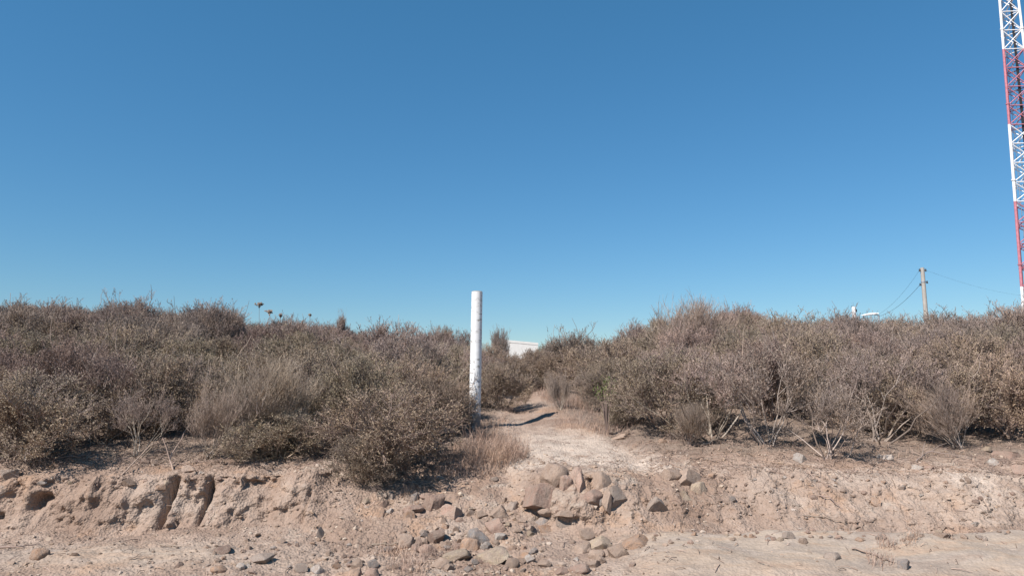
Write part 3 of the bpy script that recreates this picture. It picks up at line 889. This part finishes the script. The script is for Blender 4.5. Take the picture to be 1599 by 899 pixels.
rr_ = random.Random(21)
def rock(px, py, w, h, mat, label, group="stones lying on the bank", sink=0.3, name="stone", k=None, rz=None, cat="stone"):
    """pixel of the stone's middle, its width and height in photo pixels"""
    loc, nor = hit(px, py + h * 0.25)
    if loc is None: return
    m = loc.y / FPX
    hw = w * m / 2; hh = h * m / 2
    k = rr_.randrange(len(ROCKS)) if k is None else k
    o = link(name, rock_mesh(k, mat))
    v = ROCKS[k][0]
    ext = np.abs(v).max(0)
    o.scale = (hw * 1.06 / ext[0], hw * 0.9 / ext[1], hh * 1.22 / ext[2])
    o.rotation_euler = (rr_.uniform(-0.25, 0.25), rr_.uniform(-0.25, 0.25), rr_.uniform(-0.35, 0.35) + (math.pi if rr_.random() < 0.5 else 0) if rz is None else rz)
    if sink >= 0.5:
        loc = loc - nor * hw * 0.30 - Vector((0, hw * 0.3, 0))
    o.location = loc + Vector((0, hw * 0.3, hh * (1 - 2 * sink)))
    tag(o, label, cat, group)
    return o

bigk = 3
BIG = "boulders embedded in the bank"
for (px, py, w, h, mat, lab) in (
    (868, 736, 52, 42, 'tan', "tan slanted boulder topmost of the embedded cluster below the path"),
    (840, 767, 66, 50, 'pink', "largest rose tan boulder at the left of the embedded cluster"),
    (884, 752, 26, 34, 'pink', "narrow wedge boulder between two bigger ones in the embedded cluster"),
    (907, 744, 42, 56, 'pink', "tall rose boulder with a dark crack at the middle of the embedded cluster"),
    (941, 744, 40, 42, 'tan', "tan boulder right of the tall rose one in the embedded cluster"),
    (926, 769, 40, 30, 'pink', "rose stone low in the embedded cluster above the small grey one"),
    (966, 770, 36, 44, 'grey', "grey round boulder at the right end of the embedded cluster"),
    (949, 776, 18, 34, 'tan', "thin upright tan slab against the grey round boulder"),
    (937, 780, 16, 16, 'blue', "small dark grey cobble left of the thin upright slab"),
    (1020, 780, 44, 36, 'grey', "pale grey boulder sunk in the face right of the embedded cluster"),
    (1070, 736, 62, 44, 'tan', "brown tan boulder jutting from the lip right of the path"),
    (1046, 738, 34, 30, 'tan', "low tan boulder touching the left side of the jutting one"),
    (1090, 756, 30, 30, 'yellow', "yellowish boulder under the jutting boulder on the lip"),
    (1072, 772, 24, 20, 'yellow', "small yellow stone at the bottom right of the jutting boulder"),
    (845, 809, 32, 24, 'blue', "grey cobble under the largest rose boulder"),
    (875, 812, 36, 22, 'grey', "pale wedge stone right of the grey cobble below the cluster"),
    (852, 797, 28, 14, 'tan', "flat tan flake lying on top of the grey cobble"),
    (880, 801, 32, 12, 'tan', "flat tan flake lying on top of the pale wedge stone"),
    (850, 824, 32, 18, 'orange', "orange stone below the grey cobble under the cluster"),
    ):
    bigk = (bigk + 5) % 16
    rock(px, py, w * 0.84, h * 0.86, mat, lab, BIG, 0.52, "boulder", k=bigk, cat="boulder")

for (px, py, w, h, mat, lab) in (
    (600, 787, 16, 13, 'brown', "dark brown stone left of the pale pebble below the draping shrub"),
    (595, 802, 17, 13, 'orange', "orange rose stone beneath the dark brown one below the draping shrub"),
    (607, 798, 13, 11, 'white', "pale grey white pebble touching the orange rose stone"),
    (612, 774, 13, 10, 'grey', "grey cobble nearest the draping shrub's lower edge"),
    (646, 777, 16, 16, 'blue', "blue grey cobble between the draping shrub and the rose slab"),
    (667, 775, 20, 12, 'pink', "flat rose stone right of the blue grey cobble"),
    (638, 803, 18, 14, 'orange', "square orange stone below the long rose flake"),
    (645, 795, 32, 12, 'pink', "long rose flake lying over the square orange stone"),
    (678, 786, 34, 26, 'brown', "brown rose slab casting a dark shadow mid slope"),
    (704, 798, 32, 22, 'pink', "rounded rose slab right of the shadow casting one"),
    (693, 813, 12, 12, 'tan', "little tan stone below the rounded rose slab"),
    (718, 812, 14, 9, 'pink', "little rose chip right of the tan stone mid slope"),
    (746, 838, 34, 26, 'blue', "blue grey boulder on the loose slope left of centre bottom"),
    (734, 851, 30, 24, 'orange', "pyramid shaped rose orange stone leaning on the blue grey boulder"),
    (775, 822, 36, 26, 'pink', "rose stone with a shaded hollow right of the blue grey boulder"),
    (780, 800, 34, 24, 'tan', "tan block above the shaded hollow on the loose slope"),
    (800, 790, 18, 18, 'grey', "grey stone beside the tan block on the loose slope"),
    (758, 852, 18, 12, 'white', "pale stone at the foot of the blue grey boulder"),
    (632, 846, 28, 24, 'tan', "cube shaped pale tan stone with a dark right side"),
    (652, 857, 20, 16, 'pink', "rose stone just right of the cube shaped one"),
    (667, 858, 28, 16, 'pink', "pointed rose stone second right of the cube shaped one"),
    (681, 838, 28, 18, 'brown', "brown rose stone behind the pointed rose one"),
    (663, 835, 16, 12, 'blue', "small grey stone left of the brown rose one"),
    (607, 857, 14, 11, 'blue', "dark grey stone left below the cube shaped one"),
    (500, 833, 12, 24, 'blue', "blue grey slab standing upright with a dark shadow on the left slope"),
    (495, 889, 22, 13, 'white', "white rounded cobble at the bottom edge left of centre"),
    (470, 888, 20, 15, 'grey', "pale grey cobble left of the white rounded cobble"),
    (405, 872, 34, 14, 'grey', "flat grey stone half buried at the bottom left"),
    (558, 882, 20, 18, 'tan', "tan cobble above the two rose stones at the bottom edge"),
    (583, 881, 16, 14, 'blue', "blue grey cobble at the bottom beside the tan one"),
    (553, 896, 26, 18, 'orange', "orange rose stone cut by the bottom edge left of its twin"),
    (580, 896, 22, 18, 'pink', "rose stone cut by the bottom edge right of the orange one"),
    (712, 868, 44, 16, 'yellow', "flat yellowish slab on the lower slope"),
    (768, 872, 52, 24, 'yellow', "cream yellow ledge stone with a dark crack at its right end"),
    (690, 880, 36, 18, 'tan', "grey tan wedge with shadow below the flat yellowish slab"),
    (700, 886, 16, 12, 'tan', "tan chip leaning on the grey tan wedge"),
    (800, 880, 22, 18, 'tan', "tan stone right of the cream ledge stone at the bottom"),
    (828, 872, 16, 14, 'white', "pale chip standing on the lower slope near the bottom"),
    (850, 880, 22, 12, 'tan', "flat tan stone right of the standing pale chip"),
    (908, 858, 34, 20, 'tan', "tan cobble at the left end of the row above the right slab"),
    (936, 850, 36, 26, 'yellow', "knobbly yellow tan stone in the row above the right slab"),
    (932, 866, 26, 16, 'tan', "tan stone below the knobbly yellow one"),
    (966, 860, 34, 24, 'tan', "two humped tan stone in the row above the right slab"),
    (996, 848, 46, 20, 'orange', "flat golden slab at the right end of the row"),
    (938, 875, 18, 16, 'tan', "small tan stone lowest in the row beside the slab"),
    (925, 880, 24, 12, 'tan', "tan flake lying left of the lowest stone of the row"),
    (905, 889, 32, 14, 'pink', "rose flat stone at the bottom edge near the middle"),
    (876, 893, 20, 14, 'pink', "round rose stone left of the rose flat one at the bottom edge"),
    (918, 835, 22, 20, 'tan', "tan stone behind the knobbly yellow one"),
    (1250, 715, 20, 16, 'white', "pale grey block on the lip near the single stemmed shrub"),
    (1374, 713, 12, 8, 'white', "small white stone left of the long white one on the right lip"),
    (1388, 714, 20, 9, 'white', "long white stone lying on the right lip"),
    (1421, 727, 16, 12, 'tan', "rose tan stone left of the pale rounded one on the right lip"),
    (1435, 731, 20, 11, 'white', "pale rounded stone between two rose ones on the right lip"),
    (1453, 731, 18, 9, 'pink', "flat rose stone right of the pale rounded one"),
    (1553, 721, 22, 14, 'white', "cream oval stone near the right edge"),
    (1541, 701, 18, 9, 'yellow', "bright yellow stone under the shrub near the right edge"),
    (1577, 711, 36, 16, 'pink', "broad rose stone behind the cream oval one at the right"),
    (1593, 734, 24, 18, 'pink', "rose boulder at the right edge on the lip"),
    (1302, 868, 26, 13, 'grey', "flat grey stone lying alone on the right slab"),
    (1231, 835, 18, 12, 'grey', "grey stone on the debris line above the right slab"),
    (1413, 882, 22, 18, 'blue', "blue grey block beside the dry weed at the bottom right"),
    (1368, 784, 20, 14, 'orange', "orange stone set in the right bank face"),
    (1525, 783, 12, 7, 'brown', "dark oval stone set in the pale right bank face"),
    (1524, 818, 14, 7, 'white', "white chip at the foot of the pale right bank"),
    (1475, 836, 24, 10, 'tan', "tan flake on the debris line near the right"),
    (295, 733, 22, 15, 'tan', "tan rounded stone under the broom shrub on the left lip"),
    (282, 749, 18, 12, 'tan', "tan stone just below the rounded one on the left lip"),
    (200, 752, 18, 12, 'tan', "rose tan stone below the foot of the leaning stick"),
    (248, 760, 18, 9, 'orange', "orange tan flat stone between the leaning stick and the slit gully"),
    (226, 719, 18, 13, 'brown', "red brown stone in the shade behind the left lip"),
    (240, 722, 12, 10, 'tan', "tan pebble touching the red brown stone"),
    (65, 753, 13, 7, 'white', "white chip on the lip at the far left"),
    (12, 740, 30, 14, 'grey', "grey rock under the dark shrub at the left edge"),
    (82, 726, 16, 10, 'orange', "orange stone at the edge of the dark shrub's shade"),
    (345, 860, 28, 12, 'brown', "rust brown flat stone on the lower left slope"),
    (340, 889, 24, 12, 'orange', "tan orange flat stone at the bottom left"),
    (375, 885, 14, 12, 'white', "pale cobble pair's left stone at the bottom left"),
    (387, 883, 12, 10, 'white', "pale cobble pair's right stone at the bottom left"),
    (278, 882, 14, 8, 'brown', "small dark stone on the bare lower left ground"),
    (60, 865, 26, 18, 'orange', "orange earth block at the lower left"),
    (988, 881, 12, 7, 'brown', "lone dark pebble on the smooth ground left of the right slab"),
    (1035, 689, 14, 9, 'orange', "orange stone at the foot of the large domed shrub"),
    (968, 682, 36, 10, 'tan', "flat tan stone on the path edge below the large dome"),
    (783, 722, 10, 10, 'grey', "small grey stone at the foot of the dry grass"),
    (772, 748, 12, 8, 'grey', "grey pebble on the slope below the dry grass"),
    (688, 746, 13, 8, 'white', "white chip at the lower right of the draping shrub"),
    (643, 760, 10, 9, 'orange', "small orange pebble under the draping shrub's right side"),
    (1068, 772, 14, 14, 'yellow', "yellow chip below the jutting boulder"),
    ):
    rock(px, py, w, h, mat, lab, "stones lying on the bank", 0.38)

# smaller stones of the loose slope and the debris lines
n_small = 0
def small(px, py, s, zone):
    global n_small
    mat = rr_.choices(['tan', 'pink', 'orange', 'grey', 'blue', 'white', 'brown', 'yellow'], [6, 4, 1.5, 2, 1, 1, 1, 1.2])[0]
    if rock(px, py, s, s * rr_.uniform(0.5, 0.85), mat, "little stone strewn over " + zone, "small stones strewn over the bank", 0.35):
        n_small += 1
while n_small < 80:
    small(rr_.triangular(560, 960, 740), rr_.triangular(770, 899, 850), rr_.triangular(6, 18, 8), "the loose slope of the middle of the bank")
while n_small < 115:
    small(rr_.uniform(320, 560), rr_.triangular(835, 899, 870), rr_.triangular(5, 14, 7), "the foot of the bank left of the middle")
while n_small < 165:
    x = rr_.uniform(1000, 1590)
    small(x, rr_.gauss(837, 6), rr_.triangular(5, 14, 7), "the debris line above the right slab")
while n_small < 200:
    small(rr_.uniform(1080, 1595), rr_.triangular(725, 800, 740), rr_.triangular(5, 13, 7), "the crumbling lip and face of the right bank")
while n_small < 222:
    small(rr_.uniform(10, 380), rr_.triangular(735, 770, 750), rr_.triangular(5, 12, 6), "the crumbling lip of the left bank")

# gravel and clods: uncountable
g = Geo()
rng = np.random.default_rng(5)
def gravel(x, y, s):
    z = terrain(x, y)
    yy = z[1]; zz = z[2]
    n = len(x)
    V0 = ICO1[0]
    sc = s[:, None] * rng.uniform(0.6, 1.2, (n, 3)) * np.array([1, 1, 0.7])
    rot = rng.uniform(0, 6.28, n)
    J = V0[None] * (1 + rng.normal(0, 0.22, (n, len(V0), 1)))
    J = J * sc[:, None]
    c, sn = np.cos(rot)[:, None], np.sin(rot)[:, None]
    J = np.stack([J[..., 0] * c - J[..., 1] * sn, J[..., 0] * sn + J[..., 1] * c, J[..., 2]], -1)
    J += np.stack([x, yy, zz + s * 0.15], -1)[:, None]
    F = (ICO1[1][None] + (np.arange(n) * len(V0))[:, None, None]).reshape(-1, 3)
    g.add(J.reshape(-1, 3), None, F)
n = 30000
gx = rng.uniform(-8, 8, n); gy = rng.uniform(5.8, 9.6, n)
dens = 0.35 + 0.65 * (fbm(gx * 0.9, gy * 1.2, 3, 91) > 0.0) * 1.0
dens *= 1 - 0.93 * (sstep(0.9, 1.6, gx) * (1 - sstep(7.3, 7.6, gy)))
cen = np.exp(-((gx + 0.6) / 1.6) ** 2)
keep = rng.uniform(0, 1, n) < dens * (0.45 + 0.55 * cen)
gx, gy = gx[keep], gy[keep]
gs = 0.004 + rng.exponential(0.0055, len(gx)); gs = np.minimum(gs, 0.040)
gravel(gx, gy, gs)
def gravel_material():
    return plant_material("mixed_gravel", (0.19, 0.135, 0.10), (0.33, 0.238, 0.178), (0.43, 0.345, 0.275), 0.0, 0.95, 1.5)
o = g.build("gravel", gravel_material(), None, False)
tag(o, "loose gravel and earth crumbs strewn over the bank", "gravel", None, "stuff")

# twig litter under and in front of the shrubs
g = Geo()
n = 7000
lx = rng.uniform(-9, 9, n); ly = 8.5 + rng.exponential(1.0, n)
ok = ~((np.abs(lx - path_center(ly)) < path_half(ly) * 0.9) & (rng.uniform(0, 1, n) < 0.85)) & (ly < 13)
n2 = 500
lx = np.concatenate([lx[ok], rng.uniform(-7, 7, n2)]); ly = np.concatenate([ly[ok], rng.uniform(6.2, 8.6, n2)])
n = len(lx)
a = rng.uniform(0, 6.28, n); L = rng.uniform(0.03, 0.22, n) * np.where(ly > 8.5, 1, 0.8)
t0 = terrain(lx, ly)
ex = lx + np.cos(a) * L; ey = ly + np.sin(a) * L
t1 = terrain(ex, ey)
P = np.stack([np.stack([t0[0], t0[1], t0[2] + 0.006], -1),
              np.stack([(t0[0] + t1[0]) / 2, (t0[1] + t1[1]) / 2, np.maximum((t0[2] + t1[2]) / 2, 0) + rng.uniform(0.008, 0.03, n)], -1),
              np.stack([t1[0], t1[1], t1[2] + 0.008], -1)], 1)
g.tubes(P, rng.uniform(0.0018, 0.005, n)[:, None] * np.array([[1, 0.9, 0.6]]), 3)
o = g.build("twig_litter", M_litter, None, False)
tag(o, "fallen twigs littering the soil under the shrubs", "twig litter", None, "stuff")

# dry grass
g = Geo()
def grass(px0, px1, py0, py1, n, h, spread=0.25):
    pts = []
    clumps = [(rnd.uniform(px0, px1), rnd.uniform(py0, py1)) for _ in range(max(6, n // 60))]
    for k in range(n):
        c = clumps[rnd.randrange(len(clumps))]
        l, _ = hit(rnd.gauss(c[0], (px1 - px0) * 0.10), rnd.gauss(c[1], (py1 - py0) * 0.10))
        if l is not None and not in_path(l.x, l.y, -0.25): pts.append(l[:])
    if not pts: return
    P0 = np.array(pts); n = len(P0)
    d = unit(np.stack([rng.normal(0.05, spread * 1.5, n), rng.normal(0, spread * 1.5, n), np.ones(n)], -1))
    L = h * rng.uniform(0.35, 1.15, n)
    w = unit(np.stack([rng.normal(0, 1, n), rng.normal(0, 1, n), np.zeros(n)], -1)) * rng.uniform(0.0012, 0.0028, n)[:, None]
    bend = np.stack([rng.normal(0.05, .3, n), rng.normal(0, .3, n), rng.uniform(-0.4, 0, n)], -1)
    A = P0 - [0, 0, 0.01]; B = P0 + d * L[:, None] * 0.55; C = P0 + (d + bend) * L[:, None]
    V = np.stack([A - w, A + w, B + w * 0.7, B - w * 0.7, C], 1).reshape(-1, 3)
    b = np.arange(n)[:, None] * 5
    g.add(V, b + np.array([[0, 1, 2, 3]]), b + np.array([[3, 2, 4]]))
grass(735, 815, 685, 725, 1400, 0.34)
grass(690, 850, 700, 745, 1900, 0.20)
grass(760, 850, 680, 715, 700, 0.2)
grass(820, 885, 705, 735, 500, 0.10)
grass(840, 915, 605, 640, 1300, 0.26)
grass(870, 990, 635, 680, 1500, 0.17)
grass(745, 790, 640, 675, 350, 0.12)
grass(600, 740, 860, 899, 700, 0.16)
grass(830, 890, 820, 860, 420, 0.13)
grass(1355, 1430, 835, 880, 260, 0.15)
grass(620, 700, 760, 790, 250, 0.10)
grass(1000, 1590, 690, 715, 700, 0.09)
o = g.build("dry_grass", M_grass, None, False)
tag(o, "straw coloured dry grass beside the post and on the bank", "dry grass", None, "stuff")

# fallen sticks and roots
def stick(pts, r, lab, mat=M_twig_pale, lift=0.012, name="stick", group="dead sticks on the bank", forks=()):
    P = []
    for (px, py, up) in pts:
        l, _ = hit(px, py)
        P.append(np.array(l[:]) + [0, 0, lift + up])
    P = np.array(P)
    # resample with a slight wobble
    t = np.linspace(0, len(P) - 1, 4 * len(P))
    Q = np.stack([np.interp(t, np.arange(len(P)), P[:, i]) for i in range(3)], -1)
    Q[1:-1] += np.random.default_rng(len(lab)).normal(0, r * 0.6, Q[1:-1].shape)
    g = Geo(); g.tube(Q - Q[0], r, r * 0.45, 6)
    for (ti, dx, dy, dz) in forks:
        q = Q[int(ti * (len(Q) - 1))] - Q[0]
        g.tube([q, q + np.array([dx, dy, dz]) * 0.5 + [0, 0, 0.02], q + np.array([dx, dy, dz])], r * 0.6, r * 0.3, 5)
    o = g.build(name, mat, None, True, Q[0])
    tag(o, lab, "stick", group)
stick([(172, 760, 0), (205, 735, 0.05), (240, 715, 0.18)], 0.010, "long grey stick leaning up the lip into the left shrubs", forks=((0.8, 0.1, 0.1, 0.12),))
stick([(62, 722, 0.02), (100, 718, 0.03), (148, 714, 0.02)], 0.010, "dark bent branch lying on the soil by the left dark shrub", M_twig)
stick([(278, 755, 0), (262, 730, 0.1), (300, 700, 0.35)], 0.011, "forked grey branch rising from the top of the deepest gully", forks=((0.5, -0.15, 0.1, 0.25),))
stick([(580, 852, 0), (610, 851, 0), (640, 850, 0.01)], 0.009, "straight pale stick pointing at the cube shaped stone")
stick([(250, 852, 0), (282, 854, 0)], 0.007, "short pale stick on the bare lower left ground")
stick([(200, 872, 0), (225, 871, 0.01)], 0.007, "short forked twig on the lower left ground", M_twig, forks=((0.5, 0.08, 0.05, 0.03),))
stick([(0, 856, 0), (30, 857, 0.01), (62, 850, 0)], 0.008, "dark root lying across the lower left corner", M_twig)
stick([(1330, 858, 0), (1360, 866, 0.01), (1395, 879, 0)], 0.011, "long tan root curving down the right slab to the dry weed")
stick([(1279, 775, 0), (1295, 782, 0.03), (1315, 797, 0)], 0.008, "thin dark root hanging out of the right bank face", M_twig, forks=((0.3, -0.02, -0.03, -0.18),))
stick([(1255, 806, 0), (1290, 809, 0.0), (1322, 820, 0)], 0.007, "dark root crossing the right bank face lower down", M_twig)
stick([(1095, 697, 0), (1120, 693, 0.05), (1132, 685, 0.08)], 0.013, "pale thick fallen branch in front of the shrubs right of the path", forks=((0.6, 0.1, 0.15, 0.08),))
stick([(505, 690, 0.25), (517, 712, 0.12), (528, 758, 0)], 0.008, "pale twig hanging over the bare mound under the draping shrub")
stick([(1430, 722, 0), (1450, 712, 0.05), (1500, 716, 0.02)], 0.009, "grey branch in the brush pile right of the pale stones", M_twig, forks=((0.3, 0.1, 0.1, 0.15), (0.6, 0.2, 0.0, 0.1)))

# ------------------------------------------------------------------ far things: tower, pole, lamp, house
def bar(g, a, b, r, sides=6, mat=0):
    g.tube([a, b], r, r, sides, mat, True)

DT = 50.0
L0 = at_depth(1562, 0, DT); L1 = at_depth(1593, 450, DT)
cx = L0.x + 0.66
cy = DT + 0.35
zg = gz(cx, cy)
root = bpy.data.objects.new("radio_tower", None); col.objects.link(root)
root.location = (cx, cy, zg)
tag(root, "tall lattice mast painted in red and white bands at the right edge", "radio tower")
def rad(z):     # leg circle radius at world z
    wl = np.interp(z, [L1.z, L0.z], [cx - L1.x, cx - L0.x]) if z < L0.z else (cx - L0.x) * max(0.55, 1 - 0.012 * (z - L0.z))
    if z < L1.z:
        wl = (cx - L1.x) + (L1.z - z) * (L0.z - L1.z) ** -1 * (L0.x - L1.x) * -1 * -1
    return wl / math.cos(R(24))
ANG = [R(180 + 24), R(180 + 24 + 120), R(180 + 24 + 240)]
def leg(i, z):
    r = rad(z)
    return np.array([math.cos(ANG[i]) * r, math.sin(ANG[i]) * r, z - zg])
bands = [at_depth(1592, y, DT).z for y in (448, 315, 195, 77)]
h = (bands[3] - bands[0]) / 3
edges = [zg - 0.05, bands[0], bands[1], bands[2], bands[3], bands[3] + h, bands[3] + 2 * h, bands[3] + 3 * h]
for s in range(7):
    z0, z1 = edges[s], edges[s + 1]
    mat = M_white if s % 2 == 0 else M_red
    sec = bpy.data.objects.new("mast_section", None); col.objects.link(sec); sec.parent = root
    rl = 0.095 if s < 3 else 0.085
    for i in range(3):
        g = Geo()
        g.tube([leg(i, z0), leg(i, z1)], rl, rl, 10)
        g.build("leg", mat, sec, True)
    g = Geo()
    npan = max(2, round((z1 - z0) / 1.45))
    if s == 0: npan = max(2, round((z1 - z0) / 1.8))
    zz = np.linspace(z0, z1, npan + 1)
    for k in range(npan):
        for i in range(3):
            j = (i + 1) % 3
            a0, b0, a1, b1 = leg(i, zz[k]), leg(j, zz[k]), leg(i, zz[k + 1]), leg(j, zz[k + 1])
            bar(g, a0, b0, 0.040)
            bar(g, a0, b1, 0.038)
            bar(g, b0 + (b0 - a0) * 0.0 + [0, 0, 0.001], a1, 0.034)
    g.build("bracing", mat, sec, True)
    g = Geo()
    for i in range(3):
        c = leg(i, (z0 + 1.5) if s else z0 + 2.6)
        g.tube([c, c + [0, 0, 0.08]], rl * 1.5, rl * 1.5, 10)
    g.build("flange", mat, sec, True)
# ladder and feeder cables inside
g = Geo()
zt = edges[-1]
for dx in (-0.17, 0.17):
    g.tube([[0.05 + dx, 0.25, 0], [0.02 + dx, 0.2, zt - zg]], 0.02, 0.02, 5)
for k in range(int((zt - zg) / 0.4)):
    z = 0.3 + 0.4 * k
    f = z / (zt - zg)
    g.tube([[0.05 - 0.03 * f - 0.17, 0.25 - 0.05 * f, z], [0.05 - 0.03 * f + 0.17, 0.25 - 0.05 * f, z]], 0.012, 0.012, 4)
g.build("ladder", M_galv, root)
g = Geo()
for dx in (0.30, 0.35, 0.40, 0.45, 0.50):
    g.tube([[dx + 0.1, 0.0, 0], [dx * 0.7, 0.0, zt - zg - 2]], 0.022, 0.022, 5)
for k in range(16):
    z = 1 + k * 2.2
    g.box([0.42, 0.02, min(z, zt - zg - 2)], [0.4, 0.05, 0.05])
g.build("feeder_cable", M_dark, root)
g = Geo()
zc = at_depth(1558, -4, DT).z - zg
lc = leg(0, zc + zg)
g.tube([lc, lc + [-0.35, -0.1, 0.05]], 0.03, 0.03, 6)
g.tube([lc + [-0.35, -0.1, -0.12], lc + [-0.35, -0.1, 0.5]], 0.07, 0.07, 10)
g.build("antenna", M_galv, root, True)

# telegraph pole
DP = 36.0
tp = at_depth(1440, 418, DP)
zg2 = gz(tp.x, DP)
root = bpy.data.objects.new("utility_pole", None); col.objects.link(root)
root.location = (tp.x, DP, zg2)
tag(root, "tan concrete utility pole on the skyline left of the red and white tower", "utility pole")
H = tp.z - zg2
g = Geo(); g.tube([[0.03, 0, -0.3], [0.015, 0, H * 0.5], [0, 0, H]], 0.118, 0.092, 14)
g.build("pole", M_concrete, root, True)
zb = at_depth(1440, 441, DP).z - zg2
g = Geo(); g.tube([[0.0, 0, zb], [0.0, 0, zb + 0.07]], 0.112, 0.112, 12); g.build("clamp_band", M_galv, root, True)
for (dx, dz) in ((-0.17, -0.1), (0.18, 0.02), (-0.15, 0.62), (0.15, 0.62)):
    g = Geo()
    g.tube([[0.5 * dx, 0, zb + dz], [dx, -0.02, zb + dz]], 0.02, 0.02, 6)
    g.tube([[dx, -0.02, zb + dz - 0.07], [dx, -0.02, zb + dz], [dx, -0.02, zb + dz + 0.06]], 0.045, 0.03, 8)
    g.build("insulator", M_dark, root, True)

def wire(a, b, sag, lab, r=0.008):
    a = np.array(a[:]); b = np.array(b[:])
    t = np.linspace(0, 1, 25)[:, None]
    P = a + (b - a) * t - np.array([0, 0, sag]) * (4 * t * (1 - t))
    g = Geo(); g.tube(P - a, r, r, 5)
    o = g.build("cable", M_dark, None, True, a)
    tag(o, lab, "cable", "overhead cables from the utility pole")

DL = 44.0
lp = at_depth(1357, 491, DL)
pole_x = at_depth(1372, 491, DL).x
wend = Vector((pole_x, DL, at_depth(1372, 491, DL).z - 0.1))
wire(Vector((tp.x - 0.17, DP - 0.02, zg2 + zb - 0.1)), wend, 0.25, "lower thicker cable running down left from the utility pole", 0.008)
wire(Vector((tp.x - 0.15, DP - 0.02, zg2 + zb + 0.62)), wend + Vector((0, 0, 0.12)), 0.25, "upper thin cable running down left from the utility pole", 0.0045)
wire(Vector((tp.x + 0.15, DP - 0.02, zg2 + zb + 0.62)), Vector((cx, cy, at_depth(1597, 462, DT).z)), 0.25, "faint cable running right from the utility pole to the tower", 0.003)

# street lamp, seen just over the shrubs
root = bpy.data.objects.new("street_lamp", None); col.objects.link(root)
zg3 = gz(pole_x, DL)
root.location = (pole_x, DL, zg3)
tag(root, "white street lamp head peeping over the shrubs left of the utility pole", "street lamp")
hl = lp.z - zg3
g = Geo(); g.tube([[0, 0, -0.2], [0, 0, hl - 0.02]], 0.06, 0.05, 10); g.build("pole", M_galv, root, True)
g = Geo(); g.tube([[0, 0, hl - 0.12], [-0.08, 0, hl - 0.02], [-0.25, 0, hl]], 0.025, 0.025, 8); g.build("arm", M_galv, root, True)
g = Geo()
ts = np.linspace(0, 1, 12)
Lh = abs(at_depth(1344, 491, DL).x - at_depth(1371, 491, DL).x)
prof = np.sin(np.pi * (0.08 + 0.88 * ts) ** 0.8) ** 0.7
ring = []
for t, p in zip(ts, prof):
    for k in range(12):
        a = k * 2 * np.pi / 12
        ring.append([-0.02 - Lh * t, math.cos(a) * 0.16 * p, hl + 0.05 - 0.11 * t + math.sin(a) * (0.10 if math.sin(a) > 0 else 0.04) * p])
F = [(i * 12 + k, i * 12 + (k + 1) % 12, (i + 1) * 12 + (k + 1) % 12, (i + 1) * 12 + k) for i in range(11) for k in range(12)]
n0 = len(ring)
ring += [[-0.02, 0, hl + 0.05], [-0.02 - Lh, 0, hl - 0.06]]
F3 = [(k, (k + 1) % 12, n0) for k in range(12)] + [(132 + k, 132 + (k + 1) % 12, n0 + 1) for k in range(12)]
g.add(ring, F, F3)
g.build("lamp_head", M_white, root, True)

# short concrete post with fitting
DC = 30.0
cp = at_depth(1333, 479, DC)
zg4 = gz(cp.x, DC)
root = bpy.data.objects.new("concrete_post", None); col.objects.link(root)
root.location = (cp.x, DC, zg4)
tag(root, "stubby pale concrete post peeping over the shrubs left of the street lamp", "post")
H = cp.z - zg4
g = Geo(); g.tube([[0, 0, -0.2], [0, 0, H - 0.05], [0, 0, H]], 0.085, 0.07, 10); g.build("shaft", M_white, root, True)
g = Geo(); g.box([0.06, -0.06, H - 0.16], [0.06, 0.05, 0.12]); g.build("bracket", M_dark, root)

# white house beyond the gap
DH = 70.0
hl0 = at_depth(787, 530, DH); hr0 = at_depth(840, 535, DH)
xc = (hl0.x + hr0.x) / 2
zg5 = gz(xc, DH) - 0.1
root = bpy.data.objects.new("white_house", None); col.objects.link(root)
root.location = (xc, DH, zg5)
tag(root, "low white house seen through the gap between the shrubs beyond the path", "house")
g = Geo()
W2, Dd = (hr0.x - hl0.x) / 2, 5.0
sl = (hr0.z - hl0.z) / (hr0.x - hl0.x)
zc_ = (hl0.z + hr0.z) / 2 - zg5
v = []
for y in (0, Dd):
    for x in (-W2, W2):
        v += [[x, y, -0.2], [x, y, zc_ + sl * x - 0.22]]
g.add(v, [(0, 2, 3, 1), (4, 5, 7, 6), (0, 1, 5, 4), (2, 6, 7, 3), (1, 3, 7, 5)])
g.build("wall", M_wall, root)
g = Geo()
v = []
for y in (-0.03, Dd + 0.03):
    for x in (-W2 - 0.03, W2 + 0.03):
        v += [[x, y, zc_ + sl * x - 0.218], [x, y, zc_ + sl * x]]
g.add(v, [(0, 2, 3, 1), (4, 5, 7, 6), (0, 1, 5, 4), (2, 6, 7, 3), (1, 3, 7, 5), (0, 4, 6, 2)])
g.build("roof", M_wall, root)
for x in (-0.95, 0.95):
    w = Geo(); w.box([x, -0.03, 1.6], [0.75, 0.05, 1.0]); wo_ = w.build("window", M_white, root)
    p = Geo(); p.box([x, -0.06, 1.6], [0.6, 0.03, 0.8]); p.build("pane", M_glass, wo_)
w = Geo(); w.box([0, -0.03, 1.0], [0.85, 0.06, 2.0]); w.build("door", M_door, root)
